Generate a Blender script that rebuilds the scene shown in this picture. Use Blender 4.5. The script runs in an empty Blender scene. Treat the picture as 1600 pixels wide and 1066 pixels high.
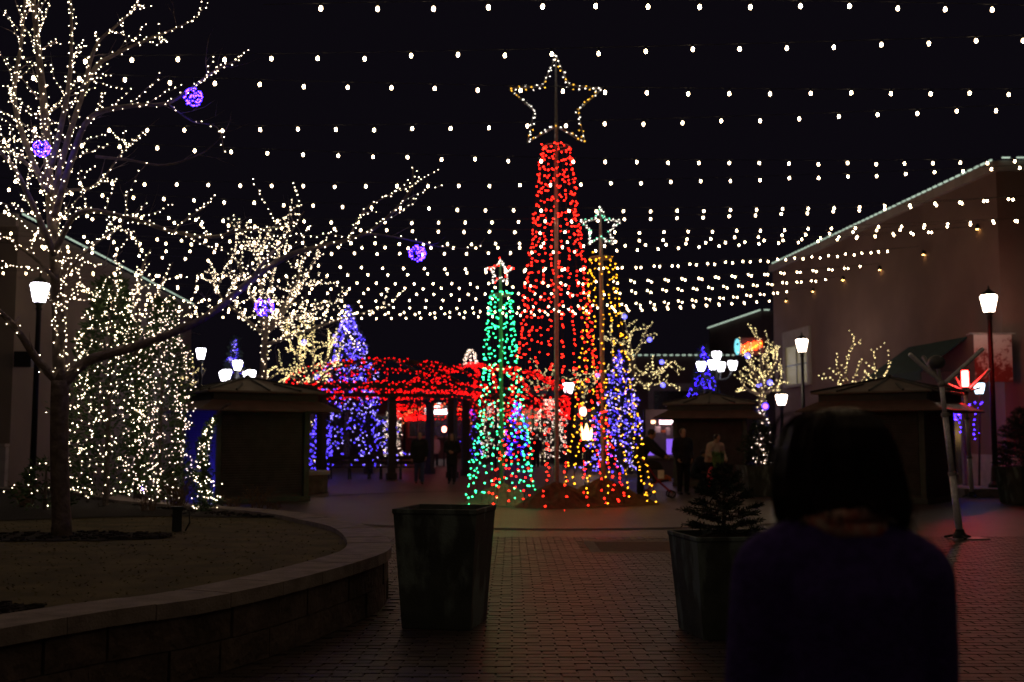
import bpy, bmesh, math, random
from mathutils import Vector, Matrix
random.seed(11)
R = math.radians
sc = bpy.context.scene
COL = sc.collection
V = Vector

# ------------------------------------------------------------------ camera
FPX, CAMZ, HOR = 1700.0, 1.5, 686.0
TILT = math.atan((HOR - 533.0) / FPX)
cam = bpy.data.cameras.new('camera')
cam.lens = FPX / 1600.0 * 36.0
cam.sensor_width = 36.0
cam.clip_start, cam.clip_end = 0.1, 600.0
cam.dof.use_dof = True
cam.dof.focus_distance = 8.5
cam.dof.aperture_fstop = 2.0
camo = bpy.data.objects.new('camera', cam)
COL.objects.link(camo)
camo.location = (0, 0, CAMZ)
camo.rotation_euler = (math.pi / 2 + TILT, 0, 0)
sc.camera = camo

# ------------------------------------------------------------------ night sky and exposure
world = bpy.data.worlds.new('World')
sc.world = world
world.use_nodes = True
wb = world.node_tree.nodes['Background']
wb.inputs['Color'].default_value = (0.0034, 0.0026, 0.0044, 1)
wb.inputs['Strength'].default_value = 1.0
sc.view_settings.view_transform = 'Standard'
sc.view_settings.look = 'None'
sc.view_settings.exposure = 0.0
sc.view_settings.gamma = 1.0
sc.view_settings.use_curve_mapping = False
sc.render.engine = 'CYCLES'
cy = sc.cycles
cy.use_denoising = True
cy.use_light_tree = True
cy.max_bounces = 5
cy.diffuse_bounces = 3
cy.glossy_bounces = 3
cy.caustics_reflective = False
cy.caustics_refractive = False
cy.sample_clamp_indirect = 3.0


def ray(px, py):
    u, v = (px - 800.0) / FPX, (533.0 - py) / FPX
    c, s = math.cos(TILT), math.sin(TILT)
    return V((u, c - s * v, s + c * v))


def at(px, py, Y):
    d = ray(px, py)
    return V((0, 0, CAMZ)) + d * (Y / d.y)


def on_z(px, py, z=0.0):
    d = ray(px, py)
    return V((0, 0, CAMZ)) + d * ((z - CAMZ) / d.z)


def col(px, Y, z=0.0):
    """point at depth Y and height z in picture column px"""
    c, s = math.cos(TILT), math.sin(TILT)
    t = c * Y + s * (z - CAMZ)
    return V(((px - 800.0) / FPX * t, Y, z))


# ------------------------------------------------------------------ materials
MATS = {}


def mat(name, c, rough=0.7, c2=None, scale=8.0, bump=0.0, bscale=40.0, metal=0.0, spec=0.4):
    if name in MATS:
        return MATS[name]
    m = bpy.data.materials.new(name)
    m.use_nodes = True
    nt = m.node_tree
    b = nt.nodes['Principled BSDF']
    b.inputs['Roughness'].default_value = rough
    b.inputs['Metallic'].default_value = metal
    b.inputs['Specular IOR Level'].default_value = spec
    tc = nt.nodes.new('ShaderNodeTexCoord')
    n = nt.nodes.new('ShaderNodeTexNoise')
    n.inputs['Scale'].default_value = scale
    n.inputs['Detail'].default_value = 6
    nt.links.new(tc.outputs['Object'], n.inputs['Vector'])
    r = nt.nodes.new('ShaderNodeValToRGB')
    r.color_ramp.elements[0].position = 0.35
    r.color_ramp.elements[1].position = 0.68
    c2 = c2 or tuple(x * 0.7 for x in c)
    r.color_ramp.elements[0].color = (*c2, 1)
    r.color_ramp.elements[1].color = (*c, 1)
    nt.links.new(n.outputs['Fac'], r.inputs['Fac'])
    nt.links.new(r.outputs['Color'], b.inputs['Base Color'])
    if bump:
        n2 = nt.nodes.new('ShaderNodeTexNoise')
        n2.inputs['Scale'].default_value = bscale
        n2.inputs['Detail'].default_value = 4
        nt.links.new(tc.outputs['Object'], n2.inputs['Vector'])
        bp = nt.nodes.new('ShaderNodeBump')
        bp.inputs['Strength'].default_value = bump
        bp.inputs['Distance'].default_value = 0.02
        nt.links.new(n2.outputs['Fac'], bp.inputs['Height'])
        nt.links.new(bp.outputs['Normal'], b.inputs['Normal'])
    MATS[name] = m
    return m


def glow(name, c, s):
    if name in MATS:
        return MATS[name]
    m = bpy.data.materials.new(name)
    m.use_nodes = True
    nt = m.node_tree
    b = nt.nodes['Principled BSDF']
    b.inputs['Base Color'].default_value = (*[0.25 * x for x in c], 1)
    b.inputs['Emission Color'].default_value = (*c, 1)
    b.inputs['Emission Strength'].default_value = s
    MATS[name] = m
    return m


M_bulb = glow('warm_bulb', (1.0, 0.72, 0.40), 34)
M_mini = glow('warm_mini', (1.0, 0.79, 0.54), 12)
M_mini_y = glow('yellow_mini', (1.0, 0.78, 0.34), 7)
M_mini_p = glow('pinkish_mini', (1.0, 0.74, 0.58), 8)
M_purple = glow('purple_mini', (0.036, 0.010, 1.0), 36)
M_blue = glow('blue_mini', (0.085, 0.045, 1.0), 10)
M_bluew = glow('ice_blue_mini', (0.42, 0.34, 1.0), 8)
M_red = glow('red_mini', (1.0, 0.011, 0.005), 21)
M_redf = glow('red_mini_far', (1.0, 0.004, 0.004), 7)
M_green = glow('green_mini', (0.03, 1.0, 0.30), 14)
M_gold = glow('gold_mini', (1.0, 0.42, 0.014), 9)
M_starw = glow('star_white', (1.0, 0.92, 0.80), 5)
M_stary = glow('star_yellow', (1.0, 0.5, 0.04), 4)
M_starg = glow('star_mint', (0.2, 1.0, 0.6), 4)
M_lamp = glow('lamp_glass', (1.0, 0.78, 0.58), 20)
M_lampc = glow('lamp_glass_cool', (0.93, 0.90, 1.0), 12)
M_rope = glow('rope_light', (0.78, 1.0, 0.80), 0.6)
M_down = glow('downlight_lens', (1.0, 0.55, 0.15), 22)
M_redlamp = glow('red_lamp', (1.0, 0.014, 0.012), 120)
M_signw = glow('sign_white', (1, 1, 1), 5)
M_signr = glow('sign_red', (1.0, 0.06, 0.01), 6)
M_signo = glow('sign_orange', (1.0, 0.35, 0.02), 5)
M_signc = glow('sign_cyan', (0.2, 0.75, 0.85), 1.3)
M_winlit = glow('lit_window', (1.0, 0.85, 0.45), 0.12)
M_winp = glow('lit_violet_panel', (0.30, 0.13, 1.0), 0.9)
M_pink = glow('lit_pink_sign', (1.0, 0.55, 0.62), 6)
M_fire = glow('flame_glow', (1.0, 0.62, 0.2), 9)

M_bark = mat('bark', (0.17, 0.13, 0.11), 0.9, (0.085, 0.065, 0.055), 14, 0.8, 30)
M_twig = mat('twig', (0.22, 0.165, 0.15), 0.85, (0.14, 0.10, 0.09), 20)
M_pole = mat('lamp_post_paint', (0.02, 0.022, 0.022), 0.45, (0.012, 0.013, 0.013), 5)
M_alu = mat('brushed_aluminium', (0.80, 0.78, 0.82), 0.4, (0.60, 0.58, 0.62), 20, metal=0.2)
M_polemet = mat('galvanised_pole', (0.40, 0.38, 0.37), 0.5, (0.28, 0.26, 0.25), 12, metal=0.5)
M_cable = mat('black_cable', (0.015, 0.015, 0.015), 0.6)
M_stone = mat('cap_stone', (0.34, 0.28, 0.26), 0.85, (0.22, 0.18, 0.17), 6, 0.5, 60)
M_stone2 = mat('wall_stone', (0.18, 0.135, 0.118), 0.95, (0.10, 0.075, 0.064), 5, 1.6, 16, spec=.2)
M_mortar = mat('mortar', (0.08, 0.07, 0.065), 0.95)
M_mulch = mat('mulch', (0.03, 0.021, 0.016), 0.95, (0.012, 0.009, 0.008), 22, 1.0, 60)
M_turf = mat('turf', (0.16, 0.125, 0.052), 0.95, (0.085, 0.072, 0.030), 2.6, 0.6, 110)
M_blade = mat('dry_grass', (0.17, 0.133, 0.055), 0.95, (0.12, 0.098, 0.04), 1.7)
M_stucco = mat('stucco', (0.215, 0.138, 0.122), 0.9, (0.155, 0.098, 0.087), 0.5, 0.25, 40)
M_stucco2 = mat('stucco_left', (0.23, 0.19, 0.165), 0.9, (0.18, 0.15, 0.13), 0.5, 0.25, 40)
M_trim = mat('pale_trim', (0.42, 0.37, 0.34), 0.8, (0.33, 0.29, 0.27), 3)
M_wains = mat('limestone_base', (0.42, 0.39, 0.38), 0.85, (0.30, 0.28, 0.28), 3, 0.3, 30)
M_darkwall = mat('dark_facade', (0.16, 0.11, 0.10), 0.9, (0.11, 0.08, 0.075), 0.7)
M_darkglass = mat('dark_glass', (0.02, 0.02, 0.025), 0.15, spec=0.6)
M_shut = mat('shutter_steel', (0.085, 0.075, 0.075), 0.5, (0.055, 0.05, 0.05), 5)
M_post = mat('kiosk_post', (0.07, 0.085, 0.075), 0.5, (0.045, 0.055, 0.05), 6)
M_roof = mat('kiosk_roof', (0.16, 0.13, 0.115), 0.6, (0.10, 0.08, 0.072), 3)
M_skirt = mat('kiosk_skirt', (0.13, 0.075, 0.065), 0.6, (0.085, 0.05, 0.043), 3)
M_wood = mat('dark_wood', (0.035, 0.024, 0.022), 0.7, (0.02, 0.014, 0.013), 9)
M_ever = mat('evergreen', (0.07, 0.12, 0.04), 0.8, (0.035, 0.065, 0.022), 9)
M_spruce = mat('spruce_needles', (0.042, 0.062, 0.048), 0.8, (0.02, 0.03, 0.022), 9)
M_dry = mat('dry_stems', (0.22, 0.14, 0.08), 0.9, (0.12, 0.07, 0.04), 12)
M_burlap = mat('burlap', (0.115, 0.085, 0.06), 0.95, (0.055, 0.04, 0.03), 7, 0.8, 90)
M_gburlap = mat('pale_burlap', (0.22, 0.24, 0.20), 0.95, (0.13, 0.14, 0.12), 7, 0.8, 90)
M_soil = mat('soil', (0.025, 0.018, 0.014), 0.95, (0.012, 0.009, 0.007), 25, 1.0, 60)
M_awn = mat('green_awning', (0.012, 0.05, 0.055), 0.8, (0.008, 0.03, 0.034), 4)
M_skin = mat('skin', (0.45, 0.26, 0.18), 0.55, (0.38, 0.21, 0.14), 8)
M_hair = mat('dark_hair', (0.034, 0.022, 0.021), 0.42, (0.018, 0.012, 0.012), 30, spec=0.3)
M_hairb = mat('brown_hair', (0.07, 0.035, 0.022), 0.5, (0.04, 0.02, 0.012), 30)
M_coat = mat('violet_knit', (0.10, 0.054, 0.31), 0.95, (0.06, 0.033, 0.19), 40, 0.7, 130, spec=0.2)
M_scarf = mat('patterned_scarf', (0.62, 0.50, 0.42), 0.8, (0.42, 0.045, 0.02), 26)
M_navy = mat('navy_cloth', (0.016, 0.016, 0.026), 0.85, (0.009, 0.009, 0.015), 14, 0.3, 60)
M_black = mat('black_cloth', (0.012, 0.012, 0.013), 0.85, (0.007, 0.007, 0.008), 14, 0.3, 60)
M_jeans = mat('denim', (0.045, 0.065, 0.16), 0.85, (0.026, 0.04, 0.10), 14)
M_cream = mat('cream_jacket', (0.52, 0.44, 0.36), 0.85, (0.40, 0.34, 0.27), 12, 0.3, 50)
M_shoe = mat('dark_shoe', (0.02, 0.015, 0.013), 0.5)
M_redp = mat('red_plastic', (0.42, 0.02, 0.02), 0.45)
M_orange = mat('orange_cloth', (0.55, 0.14, 0.04), 0.8)
M_white = mat('white_paper', (0.75, 0.74, 0.72), 0.7)
M_gbag = mat('green_bag', (0.10, 0.20, 0.06), 0.7, (0.06, 0.12, 0.04), 14)
M_pinkp = mat('pink_gift', (0.55, 0.06, 0.14), 0.6)
M_cover = mat('brown_cover', (0.15, 0.075, 0.055), 0.8, (0.09, 0.045, 0.034), 14, 0.5, 50)
M_coverb = mat('pale_edging', (0.27, 0.21, 0.175), 0.85, (0.20, 0.15, 0.125), 8)
M_box = mat('green_box', (0.018, 0.024, 0.022), 0.6)


def planter_material():
    m = mat('planter_concrete', (0.075, 0.088, 0.085), 0.75, (0.042, 0.05, 0.048), 5, 0.25, 50)
    nt = m.node_tree
    b = nt.nodes['Principled BSDF']
    old = b.inputs['Base Color'].links[0].from_socket
    tc = [n for n in nt.nodes if n.type == 'TEX_COORD'][0]
    mp = nt.nodes.new('ShaderNodeMapping')
    mp.inputs['Scale'].default_value = (3.1, 3.1, 1.2)
    nt.links.new(tc.outputs['Object'], mp.inputs['Vector'])
    n = nt.nodes.new('ShaderNodeTexNoise')
    n.inputs['Scale'].default_value = 1.6
    n.inputs['Detail'].default_value = 5
    nt.links.new(mp.outputs['Vector'], n.inputs['Vector'])
    r = nt.nodes.new('ShaderNodeValToRGB')
    r.color_ramp.elements[0].position = 0.53
    r.color_ramp.elements[1].position = 0.63
    nt.links.new(n.outputs['Fac'], r.inputs['Fac'])
    mx = nt.nodes.new('ShaderNodeMixRGB')
    mx.inputs['Color2'].default_value = (0.16, 0.21, 0.21, 1)
    nt.links.new(r.outputs['Color'], mx.inputs['Fac'])
    nt.links.new(old, mx.inputs['Color1'])
    nt.links.new(mx.outputs['Color'], b.inputs['Base Color'])
    return m


M_planter = planter_material()


def paving_material():
    m = bpy.data.materials.new('brick_paving')
    m.use_nodes = True
    nt = m.node_tree
    b = nt.nodes['Principled BSDF']
    b.inputs['Roughness'].default_value = 0.5
    tc = nt.nodes.new('ShaderNodeTexCoord')
    br = nt.nodes.new('ShaderNodeTexBrick')
    br.inputs['Scale'].default_value = 1.0
    br.inputs['Brick Width'].default_value = 0.21
    br.inputs['Row Height'].default_value = 0.105
    br.inputs['Mortar Size'].default_value = 0.006
    br.inputs['Color1'].default_value = (0.128, 0.092, 0.085, 1)
    br.inputs['Color2'].default_value = (0.088, 0.062, 0.057, 1)
    br.inputs['Mortar'].default_value = (0.03, 0.025, 0.022, 1)
    nt.links.new(tc.outputs['Object'], br.inputs['Vector'])
    n = nt.nodes.new('ShaderNodeTexNoise')
    n.inputs['Scale'].default_value = 0.9
    n.inputs['Detail'].default_value = 6
    nt.links.new(tc.outputs['Object'], n.inputs['Vector'])
    mx = nt.nodes.new('ShaderNodeMixRGB')
    mx.blend_type = 'MULTIPLY'
    mx.inputs['Fac'].default_value = 0.6
    nt.links.new(br.outputs['Color'], mx.inputs['Color1'])
    nt.links.new(n.outputs['Fac'], mx.inputs['Color2'])
    nt.links.new(mx.outputs['Color'], b.inputs['Base Color'])
    bp = nt.nodes.new('ShaderNodeBump')
    bp.inputs['Strength'].default_value = 0.6
    bp.inputs['Distance'].default_value = 0.008
    bp.invert = True
    nt.links.new(br.outputs['Fac'], bp.inputs['Height'])
    nt.links.new(bp.outputs['Normal'], b.inputs['Normal'])
    return m


def paver_material():
    m = bpy.data.materials.new('brick_paver')
    m.use_nodes = True
    nt = m.node_tree
    b = nt.nodes['Principled BSDF']
    b.inputs['Roughness'].default_value = 0.5
    g = nt.nodes.new('ShaderNodeNewGeometry')
    oi = nt.nodes.new('ShaderNodeObjectInfo')
    ad = nt.nodes.new('ShaderNodeMath')
    ad.operation = 'ADD'
    nt.links.new(g.outputs['Random Per Island'], ad.inputs[0])
    nt.links.new(oi.outputs['Random'], ad.inputs[1])
    fr = nt.nodes.new('ShaderNodeMath')
    fr.operation = 'FRACT'
    nt.links.new(ad.outputs[0], fr.inputs[0])
    r = nt.nodes.new('ShaderNodeValToRGB')
    r.color_ramp.elements[0].color = (0.060, 0.042, 0.039, 1)
    r.color_ramp.elements[1].color = (0.124, 0.088, 0.082, 1)
    nt.links.new(fr.outputs[0], r.inputs['Fac'])
    n = nt.nodes.new('ShaderNodeTexNoise')
    n.inputs['Scale'].default_value = 0.9
    n.inputs['Detail'].default_value = 8
    nt.links.new(g.outputs['Position'], n.inputs['Vector'])
    mx = nt.nodes.new('ShaderNodeMixRGB')
    mx.blend_type = 'MULTIPLY'
    mx.inputs['Fac'].default_value = 0.65
    nt.links.new(r.outputs['Color'], mx.inputs['Color1'])
    nt.links.new(n.outputs['Fac'], mx.inputs['Color2'])
    nt.links.new(mx.outputs['Color'], b.inputs['Base Color'])
    n2 = nt.nodes.new('ShaderNodeTexNoise')
    n2.inputs['Scale'].default_value = 60
    nt.links.new(g.outputs['Position'], n2.inputs['Vector'])
    bp = nt.nodes.new('ShaderNodeBump')
    bp.inputs['Strength'].default_value = 0.5
    bp.inputs['Distance'].default_value = 0.004
    nt.links.new(n2.outputs['Fac'], bp.inputs['Height'])
    nt.links.new(bp.outputs['Normal'], b.inputs['Normal'])
    return m


M_pave = paving_material()
M_paver = paver_material()


# ------------------------------------------------------------------ mesh builder
def _ico():
    t = (1 + 5 ** 0.5) / 2
    vs = [(-1, t, 0), (1, t, 0), (-1, -t, 0), (1, -t, 0), (0, -1, t), (0, 1, t), (0, -1, -t), (0, 1, -t), (t, 0, -1), (t, 0, 1), (-t, 0, -1), (-t, 0, 1)]
    vs = [V(v).normalized() for v in vs]
    fs = [(0, 11, 5), (0, 5, 1), (0, 1, 7), (0, 7, 10), (0, 10, 11), (1, 5, 9), (5, 11, 4), (11, 10, 2), (10, 7, 6), (7, 1, 8),
          (3, 9, 4), (3, 4, 2), (3, 2, 6), (3, 6, 8), (3, 8, 9), (4, 9, 5), (2, 4, 11), (6, 2, 10), (8, 6, 7), (9, 8, 1)]
    return vs, fs


ICO_V, ICO_F = _ico()
OCT_V = [V(v) for v in ((1, 0, 0), (-1, 0, 0), (0, 1, 0), (0, -1, 0), (0, 0, 1), (0, 0, -1))]
OCT_F = [(0, 2, 4), (2, 1, 4), (1, 3, 4), (3, 0, 4), (2, 0, 5), (1, 2, 5), (3, 1, 5), (0, 3, 5)]


class MB:
    def __init__(self):
        self.v, self.f, self.mi, self.m = [], [], [], 0

    def add(self, vs, fs):
        o = len(self.v)
        self.v.extend([tuple(v) for v in vs])
        self.f.extend([tuple(i + o for i in f) for f in fs])
        self.mi.extend([self.m] * len(fs))
        return self

    def box(self, c, s, rz=0.0, rx=0.0, ry=0.0):
        x, y, z = s[0] / 2, s[1] / 2, s[2] / 2
        vs = [V((a * x, b * y, d * z)) for d in (-1, 1) for a, b in ((-1, -1), (1, -1), (1, 1), (-1, 1))]
        m = Matrix.Rotation(rz, 3, 'Z') @ Matrix.Rotation(ry, 3, 'Y') @ Matrix.Rotation(rx, 3, 'X')
        c = V(c)
        return self.add([c + m @ v for v in vs], [(3, 2, 1, 0), (4, 5, 6, 7), (0, 1, 5, 4), (1, 2, 6, 5), (2, 3, 7, 6), (3, 0, 4, 7)])

    def beam(self, p, q, w, h):
        p, q = V(p), V(q)
        d = (q - p).normalized()
        up = V((0, 0, 1)) if abs(d.z) < 0.95 else V((0, 1, 0))
        s = d.cross(up).normalized()
        u = s.cross(d)
        vs = []
        for b in (p, q):
            for i, j in ((-1, -1), (1, -1), (1, 1), (-1, 1)):
                vs.append(b + s * (i * w / 2) + u * (j * h / 2))
        return self.add(vs, [(0, 1, 2, 3), (7, 6, 5, 4), (4, 5, 1, 0), (5, 6, 2, 1), (6, 7, 3, 2), (7, 4, 0, 3)])

    def tube(self, pts, rad, n=6, caps=True):
        pts = [V(p) for p in pts]
        if not isinstance(rad, (list, tuple)):
            rad = [rad] * len(pts)
        vs, fs = [], []
        ref = V((0.13, 0.21, 0.97))
        for i, p in enumerate(pts):
            d = (pts[min(i + 1, len(pts) - 1)] - pts[max(i - 1, 0)])
            d = d.normalized() if d.length > 1e-9 else V((0, 0, 1))
            s = d.cross(ref)
            if s.length < 0.05:
                s = d.cross(V((1, 0, 0)))
            s.normalize()
            u = s.cross(d)
            for k in range(n):
                a = 2 * math.pi * k / n
                vs.append(p + (s * math.cos(a) + u * math.sin(a)) * rad[i])
        for i in range(len(pts) - 1):
            for k in range(n):
                a, b = i * n + k, i * n + (k + 1) % n
                fs.append((a, b, b + n, a + n))
        if caps:
            fs.append(tuple(range(n - 1, -1, -1)))
            fs.append(tuple((len(pts) - 1) * n + k for k in range(n)))
        return self.add(vs, fs)

    def lathe(self, c, prof, n=16, sx=1.0, sy=1.0, rot=0.0):
        c = V(c)
        vs, fs = [], []
        for r, z in prof:
            for k in range(n):
                a = 2 * math.pi * k / n + rot
                vs.append(c + V((r * sx * math.cos(a), r * sy * math.sin(a), z)))
        for i in range(len(prof) - 1):
            for k in range(n):
                a, b = i * n + k, i * n + (k + 1) % n
                fs.append((a, b, b + n, a + n))
        fs.append(tuple(range(n - 1, -1, -1)))
        fs.append(tuple((len(prof) - 1) * n + k for k in range(n)))
        return self.add(vs, fs)

    def rings(self, rings):
        n = len(rings[0])
        vs, fs = [p for r in rings for p in r], []
        for i in range(len(rings) - 1):
            for k in range(n):
                a, b = i * n + k, i * n + (k + 1) % n
                fs.append((a, b, b + n, a + n))
        fs.append(tuple(range(n - 1, -1, -1)))
        fs.append(tuple((len(rings) - 1) * n + k for k in range(n)))
        return self.add(vs, fs)

    def bead(self, c, r, flat=1.0):
        c = V(c)
        return self.add([c + V((v.x * r, v.y * r, v.z * r * flat)) for v in OCT_V], OCT_F)

    def ball(self, c, r, s=(1, 1, 1)):
        c = V(c)
        return self.add([c + V((v.x * r * s[0], v.y * r * s[1], v.z * r * s[2])) for v in ICO_V], ICO_F)

    def sphere(self, c, r, s=(1, 1, 1), n=14, m=9):
        prof = [(max(1e-4, math.sin(math.pi * i / m)) , -math.cos(math.pi * i / m)) for i in range(m + 1)]
        c = V(c)
        vs = [[c + V((p[0] * r * s[0] * math.cos(2 * math.pi * k / n), p[0] * r * s[1] * math.sin(2 * math.pi * k / n), p[1] * r * s[2])) for k in range(n)] for p in prof]
        return self.rings(vs)

    def prism(self, poly, z0, z1):
        n = len(poly)
        vs = [V((p[0], p[1], z0)) for p in poly] + [V((p[0], p[1], z1)) for p in poly]
        fs = [tuple(range(n - 1, -1, -1)), tuple(range(n, 2 * n))] + [(k, (k + 1) % n, (k + 1) % n + n, k + n) for k in range(n)]
        return self.add(vs, fs)

    def leaf(self, c, d, l, w):
        """a narrow two-triangle leaf from c along d"""
        d = V(d).normalized()
        s = d.cross(V((random.uniform(-1, 1), random.uniform(-1, 1), random.uniform(-1, 1))))
        if s.length < 1e-3:
            s = d.cross(V((1, 0, 0)))
        s.normalize()
        c = V(c)
        return self.add([c, c + d * l * 0.5 + s * w, c + d * l, c + d * l * 0.5 - s * w], [(0, 1, 2, 3)])


BASE = {}


def link(name, mb, mats, parent=None, smooth=False, loc=None):
    me = bpy.data.meshes.new(name)
    off = loc if loc is not None else (BASE.get(parent.name, V((0, 0, 0))) if parent is not None else V((0, 0, 0)))
    off = V(off)
    me.from_pydata([(v[0] - off.x, v[1] - off.y, v[2] - off.z) for v in mb.v], [], mb.f)
    for m in (mats if isinstance(mats, (list, tuple)) else [mats]):
        me.materials.append(m)
    if len(me.materials) > 1:
        me.polygons.foreach_set('material_index', mb.mi)
    if smooth:
        me.polygons.foreach_set('use_smooth', [True] * len(me.polygons))
    me.update()
    o = bpy.data.objects.new(name, me)
    COL.objects.link(o)
    if loc is not None:
        o.location = off
    if parent is not None:
        o.parent = parent
        BASE[o.name] = off
    return o


def stuff(o):
    o['kind'] = 'stuff'
    return o


def tag(o, label, cat, group=None, kind=None):
    if label:
        o['label'] = label
    if cat:
        o['category'] = cat
    if group:
        o['group'] = group
    if kind:
        o['kind'] = kind
    return o


def thing(name, label, cat, loc, group=None):
    o = bpy.data.objects.new(name, None)
    o.empty_display_size = 0.2
    COL.objects.link(o)
    o.location = loc
    BASE[o.name] = V(loc)
    return tag(o, label, cat, group)


def copy_tree(src, loc, label, rz=0.0):
    r = src.copy()
    COL.objects.link(r)
    r.location = loc
    r.rotation_euler = (0, 0, rz)
    r['label'] = label
    for ch in src.children:
        c = ch.copy()
        COL.objects.link(c)
        c.parent = r
        for g in ch.children:
            d = g.copy()
            COL.objects.link(d)
            d.parent = c
    return r


def structure(name, mb, mats, smooth=False):
    o = link(name, mb, mats, None, smooth)
    o['kind'] = 'structure'
    return o


def spline(pts, per=6):
    """Catmull-Rom through pts"""
    pts = [V(p) for p in pts]
    out = []
    for i in range(len(pts) - 1):
        p0, p1, p2, p3 = pts[max(i - 1, 0)], pts[i], pts[i + 1], pts[min(i + 2, len(pts) - 1)]
        for k in range(per):
            t = k / per
            out.append(0.5 * ((2 * p1) + (p2 - p0) * t + (2 * p0 - 5 * p1 + 4 * p2 - p3) * t * t + (3 * p1 - p0 - 3 * p2 + p3) * t ** 3))
    out.append(pts[-1])
    return out


def resample(pts, step):
    out, acc = [pts[0].copy()], 0.0
    for a, b in zip(pts, pts[1:]):
        l = (b - a).length
        while acc + l >= step:
            a = a.lerp(b, (step - acc) / l)
            l = (b - a).length
            out.append(a.copy())
            acc = 0.0
        acc += l
    return out


rnd = random.uniform


def rvec():
    while True:
        v = V((rnd(-1, 1), rnd(-1, 1), rnd(-1, 1)))
        if 0.05 < v.length < 1:
            return v.normalized()


# ================================================================== THE SETTING
# ---- raised lawn outline, from the seat wall's outer top edge (z = 0.5)
CAPZ = 0.5
edge_px = [(0, 983), (100, 966), (200, 950), (300, 937), (392, 920), (483, 899), (575, 873), (609, 858), (606, 841), (575, 822), (514, 809), (447, 798)]
edge = [on_z(x, y, CAPZ) for x, y in edge_px]
edge = [V((-4.6, 2.6, CAPZ)), V((-3.35, 4.6, CAPZ))] + edge + [V((-4.7, 16.8, CAPZ)), V((-6.1, 18.2, CAPZ)), V((-8.4, 21.3, CAPZ)), V((-12.4, 24.0, CAPZ))]
outer = resample(spline(edge, 8), 0.06)


def offset(line, d):
    out = []
    for i, p in enumerate(line):
        t = (line[min(i + 3, len(line) - 1)] - line[max(i - 3, 0)]).normalized()
        out.append(p + V((-t.y, t.x, 0)) * d)
    return out


inner = offset(outer, 0.42)
face_o, face_i = offset(outer, 0.035), offset(outer, 0.30)
lawn_poly = [p for p in inner] + [V((-15.5, 24.3, 0)), V((-15.5, 2.0, 0)), V((-4.9, 2.0, 0))]


def in_poly(x, y, poly):
    c = False
    j = len(poly) - 1
    for i in range(len(poly)):
        a, b = poly[i], poly[j]
        if (a.y > y) != (b.y > y) and x < (b.x - a.x) * (y - a.y) / (b.y - a.y) + a.x:
            c = not c
        j = i
    return c


# ---- plaza ground and the brick pavers near the camera
mb = MB()
mb.add([V((-160, -20, -.009)), V((160, -20, -.009)), V((160, 300, -.009)), V((-160, 300, -.009))], [(0, 1, 2, 3)])
plaza = structure('plaza_ground', mb, M_pave)
BASE[plaza.name] = V((0, 0, 0))
brick = MB()
bw, bh, g = 0.21, 0.105, 0.007
x, y = bw / 2 - g / 2, bh / 2 - g / 2
brick.add([V((-x, -y, -.05)), V((x, -y, -.05)), V((x, y, -.05)), V((-x, y, -.05)), V((-x + .004, -y + .004, 0)), V((x - .004, -y + .004, 0)), V((x - .004, y - .004, 0)), V((-x + .004, y - .004, 0))],
          [(4, 5, 6, 7), (0, 1, 5, 4), (1, 2, 6, 5), (2, 3, 7, 6), (3, 0, 4, 7)])
outer_poly = [p for p in outer] + [V((-15.5, 24.3, 0)), V((-15.5, 2.0, 0)), V((-4.9, 2.0, 0))]
PLANTERS = [(-0.60, 9.15), (1.95, 8.75)]
cov_a, cov_b = on_z(940, 862), on_z(1046, 847)
spots = []
row = 0
yy = 5.0
while yy < 17.0:
    lim = yy * 0.52 + 0.6
    xx = -lim + (row % 2) * bw / 2
    xx = math.floor(-lim / bw) * bw + (row % 2) * bw / 2
    while xx < lim:
        if not in_poly(xx, yy, outer_poly) and not (cov_a.x - .22 < xx < cov_b.x + .22 and cov_a.y - .16 < yy < cov_b.y + .16):
            spots.append((xx, yy))
        xx += bw
    yy += bh
    row += 1
spots.sort(key=lambda p: p[1] + (0 if -3.2 < p[0] < 0.55 or p[0] > 1.55 else 3))
vis = [p for p in spots if p[1] > 6.6 and abs(p[0]) < p[1] * .48]
first = set(vis[:300])
pm = None
for i, (x, y) in enumerate(vis[:300]):
    if pm is None:
        o = link('paver', brick, M_paver, plaza, loc=None)
        pm = o
    else:
        o = pm.copy()
        COL.objects.link(o)
        o.parent = plaza
    o.location = (x + rnd(-.0015, .0015), y + rnd(-.0015, .0015), rnd(-.002, .002))
    o.rotation_euler = (rnd(-.008, .008), rnd(-.006, .006), rnd(-.012, .012))
mb = MB()
for x, y in spots:
    if (x, y) in first:
        continue
    z = rnd(-.002, .002)
    c, s = 1, rnd(-.012, .012)
    mb.add([V((x + v[0] * c - v[1] * s, y + v[0] * s + v[1] * c, v[2] + z + v[0] * rnd(-.005, .005))) for v in brick.v], brick.f)
stuff(link('paver_field', mb, M_paver, plaza))

# border ring of the plaza round the light trees (a flush channel)
CX, CY = 0.9, 25.2
mb = MB()
n = 120
for r0, r1, zz in ((6.75, 6.95, 0.004),):
    vs = []
    for k in range(n):
        a = 2 * math.pi * k / n
        vs += [V((CX + r0 * math.cos(a), CY + r0 * math.sin(a), zz)), V((CX + r1 * math.cos(a), CY + r1 * math.sin(a), zz))]
    mb.add(vs, [(2 * k, 2 * k + 1, (2 * k + 3) % (2 * n), (2 * k + 2) % (2 * n)) for k in range(n)])
structure('drain_channel', mb, M_mortar)
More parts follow.
